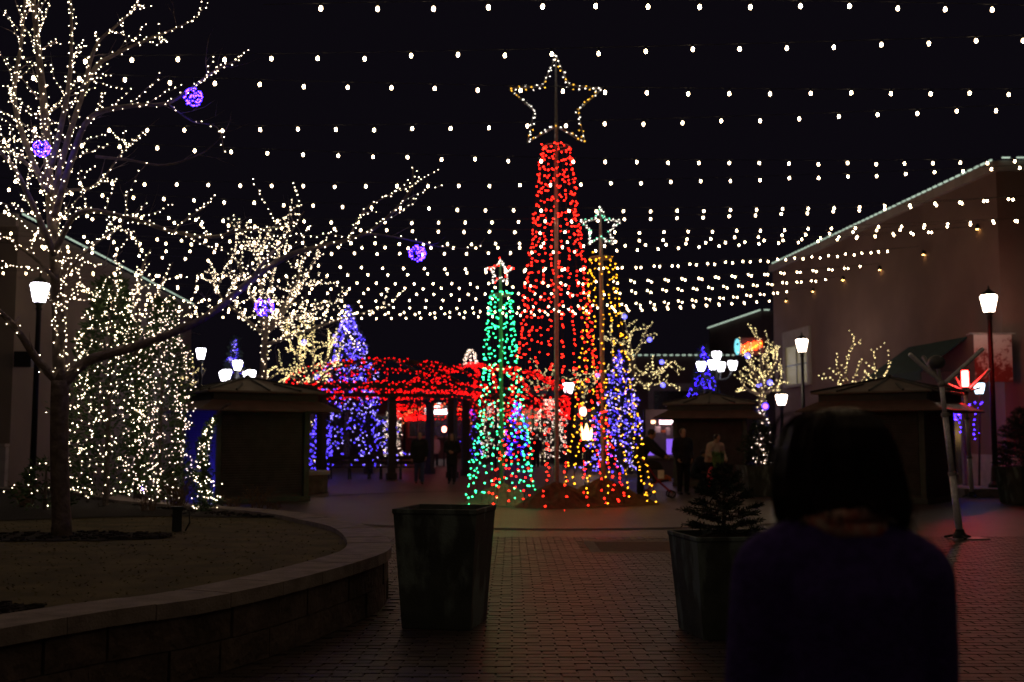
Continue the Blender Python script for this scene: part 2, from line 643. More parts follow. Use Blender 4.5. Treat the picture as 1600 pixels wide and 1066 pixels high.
# brown rectangular inset in the paving
c0 = thing('paving_inset', 'brown rectangular paving inset with a pale border in the brick paving', 'inset', ((cov_a.x + cov_b.x) / 2, (cov_a.y + cov_b.y) / 2, 0))
cx0, cx1, cy0, cy1 = cov_a.x, cov_b.x, cov_a.y, cov_b.y
mb = MB().box(((cx0 + cx1) / 2, (cy0 + cy1) / 2, -.02), (cx1 - cx0, cy1 - cy0, .045))
link('cover_plate', mb, M_cover, c0)
mb = MB()
for bx in (((cx0 + cx1) / 2, cy0 - .075, -.018, cx1 - cx0 + .3, .14), ((cx0 + cx1) / 2, cy1 + .075, -.018, cx1 - cx0 + .3, .14), (cx0 - .075, (cy0 + cy1) / 2, -.018, .14, cy1 - cy0), (cx1 + .075, (cy0 + cy1) / 2, -.018, .14, cy1 - cy0)):
    mb.box(bx[:3], (bx[3], bx[4], .045))
link('edging', mb, M_coverb, c0)

# ---- seat wall
sw = thing('seat_wall', 'low curved stone seat wall with pale cap stones round the raised lawn', 'wall', (outer[60].x, outer[60].y, 0))
STEP = 10
kk = 0
while kk + STEP < len(outer):
    a, b = kk, kk + STEP
    mb = MB()
    sh = 0.05
    o1, o2, i1, i2 = outer[a].lerp(outer[a + 1], sh), outer[b].lerp(outer[b - 1], sh), inner[a].lerp(inner[a + 1], sh), inner[b].lerp(inner[b - 1], sh)
    om, im = outer[(a + b) // 2], inner[(a + b) // 2]
    dz = rnd(-.004, .004)
    top = [o1, om, o2, i2, im, i1]
    mb.prism([(p.x, p.y) for p in top], CAPZ - .095 + dz, CAPZ + dz)
    link('cap_stone', mb, M_stone, sw)
    kk += STEP
for c, (z0, z1) in enumerate(((0.0, 0.196), (0.203, 0.402))):
    kk = 4 * c
    while kk + 8 < len(outer):
        st = random.choice((6, 7, 9))
        if kk + st >= len(outer):
            break
        a, b = kk, kk + st
        pr = rnd(-.012, .012)
        f1, f2 = face_o[a].lerp(face_o[a + 1], .12), face_o[b].lerp(face_o[b - 1], .12)
        g1, g2 = face_i[a].lerp(face_i[a + 1], .12), face_i[b].lerp(face_i[b - 1], .12)
        nrm = (f1 - g1).normalized() * pr
        fm, gm = face_o[(a + b) // 2], face_i[(a + b) // 2]
        mb = MB().prism([(p.x, p.y) for p in (f1 + nrm, fm + nrm, f2 + nrm, g2, gm, g1)], z0, z1)
        link('stone', mb, M_stone2, sw)
        kk += st
mb = MB()
fo = offset(outer, 0.06)
for i in range(0, len(outer) - 4, 4):
    mb.prism([(p.x, p.y) for p in (fo[i], fo[i + 4], face_i[i + 4], face_i[i])], 0, 0.404)
link('wall_core', mb, M_mortar, sw)

# ---- lawn, mulch and grass
LZ = 0.45
mb = MB()
pts = lawn_poly[::5] + lawn_poly[-3:]
mb.add([V((p.x, p.y, LZ)) for p in pts], [tuple(range(len(pts)))])
structure('lawn', mb, M_turf)


def mulch_ring(cx, cy, rx, ry, n=40, seed=1):
    rr = random.Random(seed)
    return [V((cx + rx * math.cos(2 * math.pi * k / n) * rr.uniform(.9, 1.1), cy + ry * math.sin(2 * math.pi * k / n) * rr.uniform(.9, 1.1), 0)) for k in range(n)]


trunk_base = on_z(96, 838, LZ)
beds = [mulch_ring(trunk_base.x, trunk_base.y - .1, 1.25, .55, seed=3), mulch_ring(-3.6, 6.75, .75, .32, seed=5)]
back_bed = [V((p.x, p.y, 0)) for p in offset(outer, 0.45)[::5] if p.y > 14.5 and p.x < -2.6]
back_bed += [V((-15.4, 24.2, 0)), V((-15.4, 13.6, 0)), V((-9, 13.4, 0)), V((-7, 13.9, 0)), V((-5, 14.9, 0))]
beds.append(back_bed)
mb = MB()
for bd in beds:
    mb.add([V((p.x, p.y, LZ + .012)) for p in bd], [tuple(range(len(bd)))])
    for _ in range(260):
        k = random.choice(bd)
        c = bd[0].lerp(k, random.random())
        c = V((c.x + rnd(-.3, .3), c.y + rnd(-.2, .2), LZ + .012))
        if in_poly(c.x, c.y, bd):
            mb.box((c.x, c.y, c.z + .01), (rnd(.03, .09), rnd(.015, .03), rnd(.01, .02)), rnd(0, 3), rnd(-.4, .4))
o = structure('mulch_bed', mb, M_mulch)
o['kind'] = 'stuff'
mb = MB()
cnt = 0
while cnt < 2600:
    y = 5 + 11 * random.random() ** 1.3
    x = rnd(-.5 * y - .5, 0)
    if not in_poly(x, y, lawn_poly) or any(in_poly(x, y, b) for b in beds):
        cnt += .3
        continue
    h, a = rnd(.006, .016), rnd(0, 6.28)
    w = .004 + .0006 * y
    dx, dy = math.cos(a) * w, math.sin(a) * w
    lx, ly = rnd(-.03, .03), rnd(-.03, .03)
    mb.add([(x - dx, y - dy, LZ), (x + dx, y + dy, LZ), (x + lx, y + ly, LZ + h)], [(0, 1, 2)])
    cnt += 1
o = structure('grass', mb, M_blade)
o['kind'] = 'stuff'

# ================================================================== BUILDINGS
WH = 9.5
Rn, Rf = on_z(1555, 250, WH), on_z(1207, 413, WH)
wall_dir = (Rf - Rn)
wall_dir.z = 0


def wall_hit(px, py, gap=0.0):
    """where the sight line through (px, py) meets the right-hand facade"""
    d = ray(px, py)
    nrm = V((-wall_dir.y, wall_dir.x, 0)).normalized()
    p0 = V((Rn.x, Rn.y, 0)) + nrm * gap
    o = V((0, 0, CAMZ))
    t = (p0 - o).dot(nrm) / d.dot(nrm)
    return o + d * t


wn = V((-wall_dir.y, wall_dir.x, 0)).normalized()      # points to the plaza
wd = wall_dir.normalized()


def on_wall(mb, p, q, z0, z1, depth, lift):
    """a slab on the right facade between ground points p and q"""
    a, b = p + wn * lift, q + wn * lift
    c, d = q + wn * (lift + depth), p + wn * (lift + depth)
    return mb.prism([(v.x, v.y) for v in (a, b, c, d)], z0, z1)


rb = thing('stucco_building', 'tall tan stucco building on the right with a lit roof edge and shaded lower wall', 'building', (Rn.x, Rn.y, 0))
far_c = V((34, Rf.y + 2, 0))
mb = MB().prism([(Rn.x, Rn.y), (34, Rn.y - .2), (34, Rf.y + 2), (Rf.x, Rf.y)], 0, WH - .16)
link('wall', mb, M_stucco, rb)
mb = MB()
on_wall(mb, Rn - wd * .12, Rf + wd * .1, WH - .34, WH - .06, .14, .002)
mb.box(((Rn.x + 34) / 2, Rn.y - .18, WH - .2), (34 - Rn.x, .16, .28), R(-.5))
link('parapet', mb, M_trim, rb)
mb = MB()
L = (Rf - Rn).length
k = 0.0
while k < L - .3:
    p, q = V((Rn.x, Rn.y, 0)) + wd * k, V((Rn.x, Rn.y, 0)) + wd * (k + .22)
    on_wall(mb, p, q, WH - .03, WH + .015, .05, .09)
    k += .36
k = 0.0
while k < 6:
    mb.box((Rn.x + .2 + k, Rn.y - .24, WH), (.22, .05, .045))
    k += .42
stuff(link('rope_light', mb, M_rope, rb))
mb = MB()
on_wall(mb, Rn + wd * .1, Rf - wd * .1, 0.0, 1.05, .08, .002)
mb.box(((Rn.x + 34) / 2 + .1, Rn.y - .16, .52), (34 - Rn.x, .1, 1.04), R(-.5))
link('stone_base', mb, M_wains, rb)
for px, py in ((1527, 357), (1443, 397), (1374, 421), (1317, 437), (1270, 455), (1228, 470)):
    p = wall_hit(px, py, .06)
    mb = MB().lathe(p + V((0, 0, -.02)), [(.05, 0), (.065, .02), (.05, .12), (.01, .16)], 10)
    f = link('downlight', mb, M_pole, rb)
    link('lens', MB().lathe(p + V((0, 0, -.032)), [(.035, 0), (.04, .008)], 10), M_down, f)
# pale lit window at the far end of the facade
a, b = wall_hit(1264, 560), wall_hit(1230, 560)
z0, z1 = wall_hit(1247, 600).z, wall_hit(1247, 540).z
a, b = V((a.x, a.y, 0)), V((b.x, b.y, 0))
win = link('window', on_wall(MB(), a, b, z0, z1, .03, .01), M_winlit, rb)
mb = MB()
t = .28
on_wall(mb, a - wd * t, a, z0 - .1, z1 + .7, .10, .004)
on_wall(mb, b, b + wd * t, z0 - .1, z1 + .7, .10, .004)
on_wall(mb, a, b, z1, z1 + .7, .09, .004)
on_wall(mb, a, b, z0 - .12, z0, .12, .004)
link('frame', mb, M_trim, win)
mb = MB()
m1 = a.lerp(b, .5)
on_wall(mb, m1 - wd * .03, m1 + wd * .03, z0, z1, .03, .042)
on_wall(mb, a, b, (z0 + z1) / 2 - .03, (z0 + z1) / 2 + .03, .034, .04)
link('muntin', mb, M_pole, win)
# doors and shop windows behind the right kiosk: violet lit doorway
a, b = wall_hit(1508, 640), wall_hit(1490, 640)
a, b = V((a.x, a.y, 0)), V((b.x, b.y, 0))
dr = link('doorway', on_wall(MB(), a, b, .15, 2.6, .03, .09), M_darkglass, rb)
mb = MB()
on_wall(mb, a - wd * .12, a, .05, 2.75, .08, .085)
on_wall(mb, b, b + wd * .12, .05, 2.75, .08, .085)
link('door_frame', mb, mat('violet_door_frame', (.20, .18, .30), .6), dr)

# green awning on the right facade, hipped
awp, awq = wall_hit(1512, 560), wall_hit(1420, 560)
awp, awq = V((awp.x, awp.y, 0)), V((awq.x, awq.y, 0))
zt, zb = wall_hit(1500, 528).z, wall_hit(1470, 585).z
aw = thing('shop_awning', 'dark green shop awning on the tan wall behind the big right kiosk', 'awning', (awp.x, awp.y, zb))
mb = MB()
o1, o2 = awp + wn * 1.5, awq + wn * 1.5
vs = [V((awp.x, awp.y, zt)), V((awq.x, awq.y, zt)), V((o2.x, o2.y, zb)), V((o1.x, o1.y, zb))]
vs += [v - V((0, 0, .05)) for v in vs]
mb.add(vs, [(0, 1, 2, 3), (7, 6, 5, 4), (0, 3, 7, 4), (1, 5, 6, 2), (3, 2, 6, 7), (0, 4, 5, 1)])
link('canopy', mb, M_awn, aw)
mb = MB()
on_wall(mb, awp, awq, zb - .28, zb - .052, .02, 1.48)
link('valance', mb, M_awn, aw)
for p in (awp, awq):
    link('bracket', MB().beam((p.x, p.y, zb + .02), (p.x + wn.x * 1.45, p.y + wn.y * 1.45, zb - .03), .03, .03), M_pole, aw)

# banner on the front wall by the right lamp
bl, br_ = at(1521, 523, Rn.y - .45), at(1583, 597, Rn.y - .45)


def banner_material():
    m = mat('printed_banner', (.30, .28, .30), .8)
    nt = m.node_tree
    b = nt.nodes['Principled BSDF']
    tc = [q for q in nt.nodes if q.type == 'TEX_COORD'][0]
    n1 = nt.nodes.new('ShaderNodeTexNoise')
    n1.inputs['Scale'].default_value = 3.2
    n1.inputs['Detail'].default_value = 9
    n1.inputs['Roughness'].default_value = .75
    nt.links.new(tc.outputs['Object'], n1.inputs['Vector'])
    sx = nt.nodes.new('ShaderNodeSeparateXYZ')
    nt.links.new(tc.outputs['Object'], sx.inputs[0])
    ad = nt.nodes.new('ShaderNodeMath')
    ad.operation = 'MULTIPLY_ADD'
    ad.inputs[1].default_value = .16
    nt.links.new(sx.outputs['Z'], ad.inputs[0])
    nt.links.new(n1.outputs['Fac'], ad.inputs[2])
    r = nt.nodes.new('ShaderNodeValToRGB')
    r.color_ramp.elements[0].position = .45
    r.color_ramp.elements[1].position = .53
    r.color_ramp.elements[0].color = (.16, .03, .03, 1)
    r.color_ramp.elements[1].color = (.42, .40, .42, 1)
    nt.links.new(ad.outputs[0], r.inputs['Fac'])
    nt.links.new(r.outputs['Color'], b.inputs['Base Color'])
    return m


bn = thing('wall_banner', 'printed banner of a dark red tree hung under a bar beside the right lamp post', 'banner', ((bl.x + br_.x) / 2, bl.y, (bl.z + br_.z) / 2))
link('banner_sheet', MB().box(((bl.x + br_.x) / 2, bl.y, (bl.z + br_.z) / 2), (br_.x - bl.x, .02, bl.z - br_.z)), banner_material(), bn)
link('bar', MB().tube([(bl.x - .12, bl.y, bl.z + .03), (br_.x + .12, bl.y, bl.z + .03)], .025, 8), M_polemet, bn)
for xx in (bl.x - .05, br_.x + .05):
    link('bracket', MB().tube([(xx, bl.y, bl.z + .03), (xx, Rn.y - .1, bl.z + .03)], .018, 6), M_polemet, bn)

# second right building beyond, lower, with a neon sign
S1, S2 = on_z(1190, 485, 9.6), on_z(1108, 513, 9.6)
s_n = V((S1.x, S1.y, 0))
s_f = V((S2.x, S2.y, 0))
b2 = thing('gabled_shop', 'dark far shop on the right with a sloping lit roof edge and a neon sign', 'building', s_n)
mb = MB().prism([(s_n.x, s_n.y), (s_n.x + 22, s_n.y), (s_n.x + 22, s_f.y + 3), (s_f.x, s_f.y)], 0, 9.55)
link('wall', mb, M_darkwall, b2)
mb = MB()
dv = s_f - s_n
ln = dv.length
dv.normalize()
nv = V((-dv.y, dv.x, 0))
mb.tube([V((s_n.x, s_n.y, 9.62)) + nv * .1, V((s_f.x, s_f.y, 9.62)) + nv * .1], .045, 6)
k = .3
while k < 3:
    mb.box((s_n.x + k, s_n.y - .1, 9.62), (.35, .07, .07))
    k += .75
stuff(link('rope_light', mb, M_rope, b2))

# neon sign: cyan oval emblem and red-orange script
Ys = 56.0
sg = thing('neon_sign', 'red and orange neon script sign with a pale cyan oval emblem above the lit trees', 'sign', at(1170, 540, Ys))
p = at(1152, 542, Ys)
mb = MB()
mb.rings([[p + V((.14 * math.cos(6.283 * k / 20), yo, .42 * math.sin(6.283 * k / 20))) for k in range(20)] for yo in (-.05, .05)])
em = link('emblem', mb, M_signc, sg)
mb = MB().ball(p + V((0, -.06, .13)), .06, (1, .3, 1.3))
link('mark', mb, M_pole, em)
mb, mo = MB(), MB()
u = 0.0
pts = []
for k in range(64):
    t = k / 63
    xx = 1158 + 32 * t + 2.2 * math.sin(t * 44)
    yv = 545 - 8 * t + 4.6 * math.cos(t * 44) * (1.5 if 18 < k < 24 or 40 < k < 46 else 1)
    pts.append(at(xx, yv, Ys))
link('script', mb.tube(pts, .05, 6), M_signr, sg)
link('underline', mo.tube([at(1160, 551, Ys), at(1172, 546, Ys), at(1190, 536, Ys)], .05, 6), M_signo, sg)
link('backing', MB().box(at(1172, 542, Ys + .35), (1.4, .4, .9)), M_darkwall, sg)

# long low building far right of centre with a dotted roof edge
Yl = 74.0
lb = thing('long_shop', 'long low reddish shop across the plaza under a dotted line of roof lights', 'building', col(1075, Yl, 0))
p0, p1 = at(985, 557, Yl), at(1150, 556, Yl)
mb = MB().box(((p0.x + p1.x) / 2, Yl + 5, p0.z / 2), (p1.x - p0.x, 10, p0.z - .1))
link('wall', mb, M_darkwall, lb)
mb = MB()
for k in range(17):
    p = at(990 + k * 9.8, 555, Yl - .1)
    mb.box(p, (.24, .08, .08))
stuff(link('rope_light', mb, M_rope, lb))
q0, q1 = at(1021, 611, Yl - .05), at(1078, 652, Yl - .05)
w = link('shop_window', MB().box(((q0.x + q1.x) / 2, Yl - .06, (q0.z + q1.z) / 2), (q1.x - q0.x, .1, q0.z - q1.z)), M_darkglass, lb)
mb = MB()
mb.box((q0.x - .18, Yl - .1, q0.z / 2), (.36, .2, q0.z))
mb.box(((q0.x + q1.x) / 2, Yl - .1, q0.z + .25), (q1.x - q0.x + .7, .2, .5))
link('frame', mb, M_trim, w)

# left building
WL = 8.8
Ln, Lf = on_z(30, 333, WL), on_z(300, 475, WL)
lbd = thing('beige_building', 'beige building on the left behind the tall lit bare tree, with a limestone base', 'building', (Ln.x, Ln.y, 0))
mb = MB().prism([(Ln.x, Ln.y), (Lf.x, Lf.y), (-40, Lf.y), (-40, Ln.y)], 0, WL - .12)
link('wall', mb, M_stucco2, lbd)
ld = (Lf - Ln)
ld.z = 0
LL = ld.length
ld.normalize()
mb = MB().box(((Ln.x - 40) / 2, Ln.y - .1, WL - .25), (40 + Ln.x, .2, .4))
link('parapet', mb, M_trim, lbd)
mb = MB()
k = 0.0
while k < LL:
    p = V((Ln.x + .12, Ln.y, WL - .03)) + ld * k
    mb.beam(p, p + ld * .26, .05, .045)
    k += .36
stuff(link('rope_light', mb, M_rope, lbd))
xx = Ln.x
while xx > -24:
    mb = MB().box((xx - .46, Ln.y - .12, .62), (.9, .24, 1.24))
    link('base_panel', mb, M_wains, lbd)
    xx -= .93
mb = MB().box(((Ln.x - 40) / 2, Ln.y - .16, 1.3), (40 + Ln.x, .32, .1))
link('ledge', mb, M_trim, lbd)
q = at(40, 562, Ln.y - .04)
wv = link('wall_box', MB().box((q.x, Ln.y - .14, q.z), (.55, .26, .5)), M_pole, lbd)
# far shops closing the plaza
Yb = 84.0
fb = thing('far_shop_row', 'low dark row of shops closing the plaza behind the red lit pergola', 'building', (0, Yb, 0))
link('wall', MB().box((-4, Yb + 5, 2.6), (46, 10, 5.2)), M_darkwall, fb)
link('roof', MB().box((-4, Yb + 4.8, 5.32), (47, 10.6, .24)), M_darkwall, fb)
for px0, px1, py0, py1, mm in ((758, 800, 640, 672, M_darkglass), (806, 838, 640, 672, M_winlit), (640, 735, 655, 682, M_darkglass), (590, 628, 650, 684, M_darkglass), (900, 935, 640, 676, M_darkglass)):
    a, b = at(px0, py0, Yb - .05), at(px1, py1, Yb - .05)
    w = link('shop_window', MB().box(((a.x + b.x) / 2, Yb - .06, (a.z + b.z) / 2), (b.x - a.x, .1, a.z - b.z)), mm, fb)
    mb = MB()
    for e in (a.x - .06, b.x + .06):
        mb.box((e, Yb - .1, (a.z + b.z) / 2), (.12, .2, a.z - b.z + .24))
    for e in (a.z + .06, b.z - .06):
        mb.box(((a.x + b.x) / 2, Yb - .1, e), (b.x - a.x, .19, .12))
    link('frame', mb, M_trim, w)
# white lit shop sign in a red arch
sgn = thing('shop_sign', 'white lit shop sign with an emblem over its letters, inside the red lit arch', 'sign', at(682, 642, Yb - 1))
mb = MB()
xs = 664.5
for k, (w_, h_) in enumerate(((4.5, 7), (3, 5), (4, 5), (3.6, 5), (4.2, 5), (3.4, 5), (4, 5), (3.8, 7))):
    a = at(xs, 646, Yb - .9)
    b = at(xs + w_, 646 - h_, Yb - .9)
    if k % 2 == 0:
        mb.box((a.x + .05, a.y, (a.z + b.z) / 2), (.07, .1, b.z - a.z))
        mb.box((b.x - .03, a.y, (a.z + b.z) / 2), (.06, .1, b.z - a.z))
        mb.box(((a.x + b.x) / 2, a.y, b.z), (b.x - a.x, .1, .09))
        mb.box(((a.x + b.x) / 2, a.y, a.z), (b.x - a.x, .1, .09))
    else:
        mb.box(((a.x + b.x) / 2, a.y, (a.z + b.z) / 2), (.09, .1, b.z - a.z))
        mb.box(((a.x + b.x) / 2, a.y, a.z), (b.x - a.x, .1, .1))
    xs += 4.3
link('lettering', mb, M_signw, sgn)
mb = MB()
pts = [at(x, y, Yb - .9) for x, y in ((675, 634), (678, 635), (682, 633.5), (687, 632), (688.5, 629))]
mb.tube(pts, [.05, .1, .12, .11, .05], 6)
for x in (679, 682.5, 686):
    mb.tube([at(x, 634, Yb - .9), at(x + .6, 636.5, Yb - .9)], .035, 5)
link('emblem', mb, M_signw, sgn)
link('sign_board', MB().box(at(682, 641, Yb - .6), (2.4, .3, 1.3)), M_wood, sgn)
# ================================================================== BULB STRINGS OVERHEAD
ROWS = [((1091, 0), (1313, 2), (1595, 8)), ((289, 86), (860, 76), (1565, 56)), ((208, 118), (813, 134), (1585, 139)), ((208, 197), (855, 190), (1594, 163)),
        ((260, 227), (967, 248), (1580, 248)), ((200, 282), (790, 284), (1557, 260)), ((335, 310), (977, 325), (1584, 307)), ((420, 341), (1219, 330), (1544, 310)),
        ((405, 350), (1185, 356), (1594, 340)), ((504, 376), (1202, 365), (1557, 344)), ((486, 382), (1213, 372), (1500, 355)), ((456, 392), (1206, 377), (1511, 355)),
        ((451, 410), (1210, 404), (1436, 385)), ((518, 427), (1198, 403), (1413, 387)), ((512, 438), (1197, 425), (1374, 411)), ((487, 448), (1190, 427), (1365, 413)),
        ((507, 455), (1198, 441), (1316, 432)), ((516, 468), (1190, 443), (1305, 434)), ((512, 475), (1181, 458), (1261, 450)), ((515, 485), (1175, 460), (1250, 452)),
        ((504, 488), (1183, 469), (1224, 466)), ((582, 495), (1180, 470), (1215, 467))]
ORD = ['topmost', 'second', 'third', 'fourth', 'fifth', 'sixth', 'seventh', 'eighth', 'ninth', 'tenth', 'eleventh', 'twelfth', 'thirteenth', 'fourteenth', 'fifteenth', 'sixteenth', 'seventeenth', 'eighteenth', 'nineteenth', 'twentieth', 'twenty-first', 'lowest and farthest']
bulb_me = None
sock_me = None
for i, (pl, pm_, pr) in enumerate(ROWS):
    a = on_z(*pl, 6.5)
    if i >= 10:
        b = wall_hit(*pr, .08)
    else:
        b = on_z(*pr, 6.7 if i < 4 else 7.1)
    # sag that brings the cable through the middle point
    d = ray(*pm_)
    A, B = V((a.x, a.y)), V((b.x, b.y))
    den = (B - A)
    t = (d.x * A.y - d.y * A.x) / -(d.x * den.y - d.y * den.x) if abs(d.x * den.y - d.y * den.x) > 1e-9 else .5
    Y = A.y + t * den.y
    zt = CAMZ + d.z * (Y / d.y)
    s = (a.z + (b.z - a.z) * t - zt) / max(.05, 4 * t * (1 - t))
    s = max(-.15, min(1.1, s))

    def pos(t):
        return V((A.x + den.x * t, A.y + den.y * t, a.z + (b.z - a.z) * t - 4 * s * t * (1 - t)))
    t0 = 0.0
    while pos(t0).x > (-15.6 if i > 1 else -13.5) and t0 > -1.2:
        t0 -= .01
    t1 = 1.0
    if i < 10:
        while pos(t1).x < 14.4 and t1 < 1.6:
            t1 += .01
    path = [pos(t0 + (t1 - t0) * k / 60) for k in range(61)]
    lab = 'string of round warm white bulbs over the plaza, ' + ORD[i] + (' from the top of the net' if 0 < i < 21 else ' of the net')
    st = thing('string_light', lab, 'string lights', path[0], 'bulb strings over the plaza')
    link('cable', MB().tube(path, .0045, 4), M_cable, st)
    # walk from the left measured bulb in both directions
    dense = [pos(t0 + (t1 - t0) * k / 1500) for k in range(1501)]
    bl_ = resample(dense, .61)
    off = 0
    for p in bl_[1:-1]:
        px = 800 + FPX * p.x / max(.1, p.y)
        if px < -70 or px > 1690:
            continue
        p = p + V((0, rnd(-.015, .015), rnd(-.02, .01)))
        if bulb_me is None:
            mbb = MB()
            mbb.m = 0
            mbb.lathe((0, 0, -.068), [(.004, -.027), (.014, -.022), (.0195, -.008), (.0195, .006), (.016, .018), (.010, .026)], 12)
            mbb.m = 1
            mbb.lathe((0, 0, -.04), [(.014, 0), (.015, .012), (.013, .04), (.005, .045)], 8)
            o = link('bulb', mbb, (M_bulb, M_cable), None, True)
            bulb_me = o.data
        else:
            o = bpy.data.objects.new('bulb', bulb_me)
            COL.objects.link(o)
        o.parent = st
        o.location = p - path[0]

# the same net, assumed over and behind the camera; unseen strings added for fill
ends_l, ends_r = -13.5, 14.0
yl, yr = 9.8, 11.0
for i in range(9):
    a, b = V((ends_l, yl, 7.0)), V((ends_r, yr, 7.0))
    if i % 2:
        yr -= 3.4
    else:
        yl -= 3.4
    st = thing('string_light', 'assumed string of warm white bulbs above the frame, ' + ('first', 'second', 'third', 'fourth', 'fifth', 'sixth', 'seventh', 'eighth', 'ninth')[i] + ' nearer than the topmost in view', 'string lights', a, 'assumed bulb strings overhead of the camera')
    path = [a.lerp(b, k / 30) - V((0, 0, .5 * math.sin(math.pi * k / 30))) for k in range(31)]
    link('cable', MB().tube(path, .0045, 4), M_cable, st)
    for p in resample(path, .61)[1:-1]:
        o = bpy.data.objects.new('bulb', bulb_me)
        COL.objects.link(o)
        o.parent = st
        o.location = p - path[0]

# ================================================================== TREES WITH LIGHTS
class Wood:
    def __init__(self):
        self.trunk, self.limbs, self.twigs, self.pts = MB(), [], MB(), []


def grow(w, start, d, length, r, depth, lit, step, spread=.75, up=.18, jitter=.018, drop=.35):
    """a twig with side twigs; bulbs along it when lit"""
    n = max(3, int(length / .14))
    pts, p, d = [start.copy()], start.copy(), d.normalized()
    for k in range(n):
        d = (d + rvec() * .22 + V((0, 0, up * .25))).normalized()
        p = p + d * (length / n)
        pts.append(p.copy())
    rad = [r * (1 - .8 * k / n) for k in range(n + 1)]
    w.twigs.tube(pts, rad, 3, False)
    if lit:
        for q in resample(pts, step):
            w.pts.append(q + rvec() * jitter)
    if depth > 0:
        for k in range(1, n):
            if random.random() < .42:
                dd = (d + rvec() * spread + V((0, 0, up))).normalized()
                grow(w, pts[k], dd, length * rnd(.35, .65), r * .6, depth - 1, lit and random.random() > drop, step, spread, up, jitter, drop)


def limb(w, pts, r0, r1, lit=True, step=.075, twig_every=.3, twig_len=(.3, .8), depth=1, lit_share=.6, n=7, wrap=1, jitter=.02, up=.18):
    sp = spline(pts, 5)
    m = len(sp)
    rad = [r0 + (r1 - r0) * k / (m - 1) for k in range(m)]
    mb = MB()
    mb.tube(sp, rad, n)
    w.limbs.append(mb)
    cum = [0]
    for a, b in zip(sp, sp[1:]):
        cum.append(cum[-1] + (b - a).length)
    if lit:
        for _ in range(wrap):
            for i, q in enumerate(resample(sp, step)):
                rr = r0 + (r1 - r0) * i * step / max(.1, cum[-1])
                w.pts.append(q + rvec() * (rr + jitter))
    for q, nx in zip(resample(sp, twig_every), resample(sp, twig_every)[1:]):
        d = (nx - q).normalized()
        dd = (d * .6 + rvec() * .8 + V((0, 0, up))).normalized()
        grow(w, nx, dd, rnd(*twig_len), max(.004, r1 * .5), depth, random.random() < lit_share, step * 1.15, up=up, jitter=jitter)


def beads(pts, r, flat=.8):
    mb = MB()
    for p in pts:
        mb.bead(p, r * rnd(.8, 1.15), flat)
    return mb


def finish_tree(w, root, mtl, r, bark=M_bark, keep=1.0):
    link('trunk', w.trunk, bark, root, True)
    for m in w.limbs:
        link('limb', m, bark, root, True)
    if w.twigs.f:
        stuff(link('twigs', w.twigs, M_twig, root))
    pts = [p for p in w.pts if random.random() < keep]
    if isinstance(mtl, (list, tuple)):
        k = len(mtl)
        sets = [[] for _ in mtl]
        for p in pts:
            sets[min(k - 1, int(random.random() ** 1.6 * k))].append(p)
        for s, m in zip(sets, mtl):
            stuff(link('mini_lights', beads(s, r), m, root))
    else:
        stuff(link('mini_lights', beads(pts, r), mtl, root))
    return root


# ---- the big bare tree on the raised lawn
YT = trunk_base.y
big = thing('bare_tree', 'tall bare tree on the raised lawn wrapped in warm white mini lights', 'tree', trunk_base)
w = Wood()


def tp(seq, y0=0.0, y1=0.0):
    n = len(seq)
    return [at(px, py, YT + y0 + (y1 - y0) * k / max(1, n - 1)) for k, (px, py) in enumerate(seq)]


w.trunk.tube([trunk_base + V((0, 0, -.05))] + spline([trunk_base + V((0, 0, .12))] + tp([(93, 720), (93, 640), (94, 595)]), 3), [.125, .105] + [.096] * 9, 10)
limb(w, tp([(94, 598), (92, 500), (86, 400), (78, 300), (70, 180), (58, 60), (45, -60)], 0, .3), .082, .022, True, 0.044, 0.161, (.25, 0.92), 1, 0.80, 8, 2)
limb(w, tp([(96, 603), (135, 565), (200, 545), (270, 520), (330, 490), (400, 432), (450, 400), (500, 385), (560, 370), (600, 345), (640, 300), (645, 262)], 0, .9), .065, .010, True, 0.096, 0.260, (.25, 0.80), 1, 0.71, 8, 1)
limb(w, tp([(94, 600), (60, 565), (30, 520), (0, 488), (-60, 440)], 0, -.5), .055, .02, True, .085, .4, (.2, .5), 0, .4, 7, 1)
limb(w, tp([(545, 372), (580, 366), (612, 370), (650, 377), (690, 386), (740, 388), (758, 372)], .85, .9), .016, .004, True, .16, .5, (.15, .4), 0, .2, 5, 1)
limb(w, tp([(545, 372), (565, 335), (580, 320), (610, 305), (640, 290)], .85, 1.0), .014, .005, True, .06, .35, (.1, .4), 0, .6, 5, 1)
limb(w, tp([(330, 490), (380, 450), (420, 400), (450, 370), (475, 330)], .5, .2), .03, .006, True, 0.068, 0.217, (.2, 0.69), 1, 0.92, 6, 1)
limb(w, tp([(85, 340), (110, 255), (140, 185), (200, 166), (260, 162), (300, 137), (340, 108), (375, 92)], 0, -.5), .04, .006, True, 0.056, 0.205, (.2, 0.63), 1, 0.52, 6, 1)
limb(w, tp([(82, 310), (110, 205), (145, 112), (180, 85), (230, 62), (280, 42), (310, 25)], 0, .5), .036, .006, True, 0.072, 0.205, (.2, 0.57), 1, 0.52, 6, 1)
limb(w, tp([(80, 260), (105, 150), (112, 60), (108, -40)], 0, -.4), .035, .01, True, 0.044, 0.155, (.2, 0.69), 1, 0.92, 6, 1)
limb(w, tp([(130, 140), (150, 72), (182, 40), (212, 10), (228, -30)], -.3, -.5), .022, .006, True, 0.048, 0.186, (.2, 0.57), 1, 0.69, 6, 1)
limb(w, tp([(76, 305), (42, 230), (22, 150), (34, 60), (42, -40)], 0, .5), .04, .012, True, 0.048, 0.155, (.2, 0.69), 1, 0.86, 6, 1)
limb(w, tp([(72, 280), (20, 240), (-50, 195)], 0, .2), .03, .012, True, 0.048, 0.155, (.2, 0.69), 1, 0.92, 6, 1)
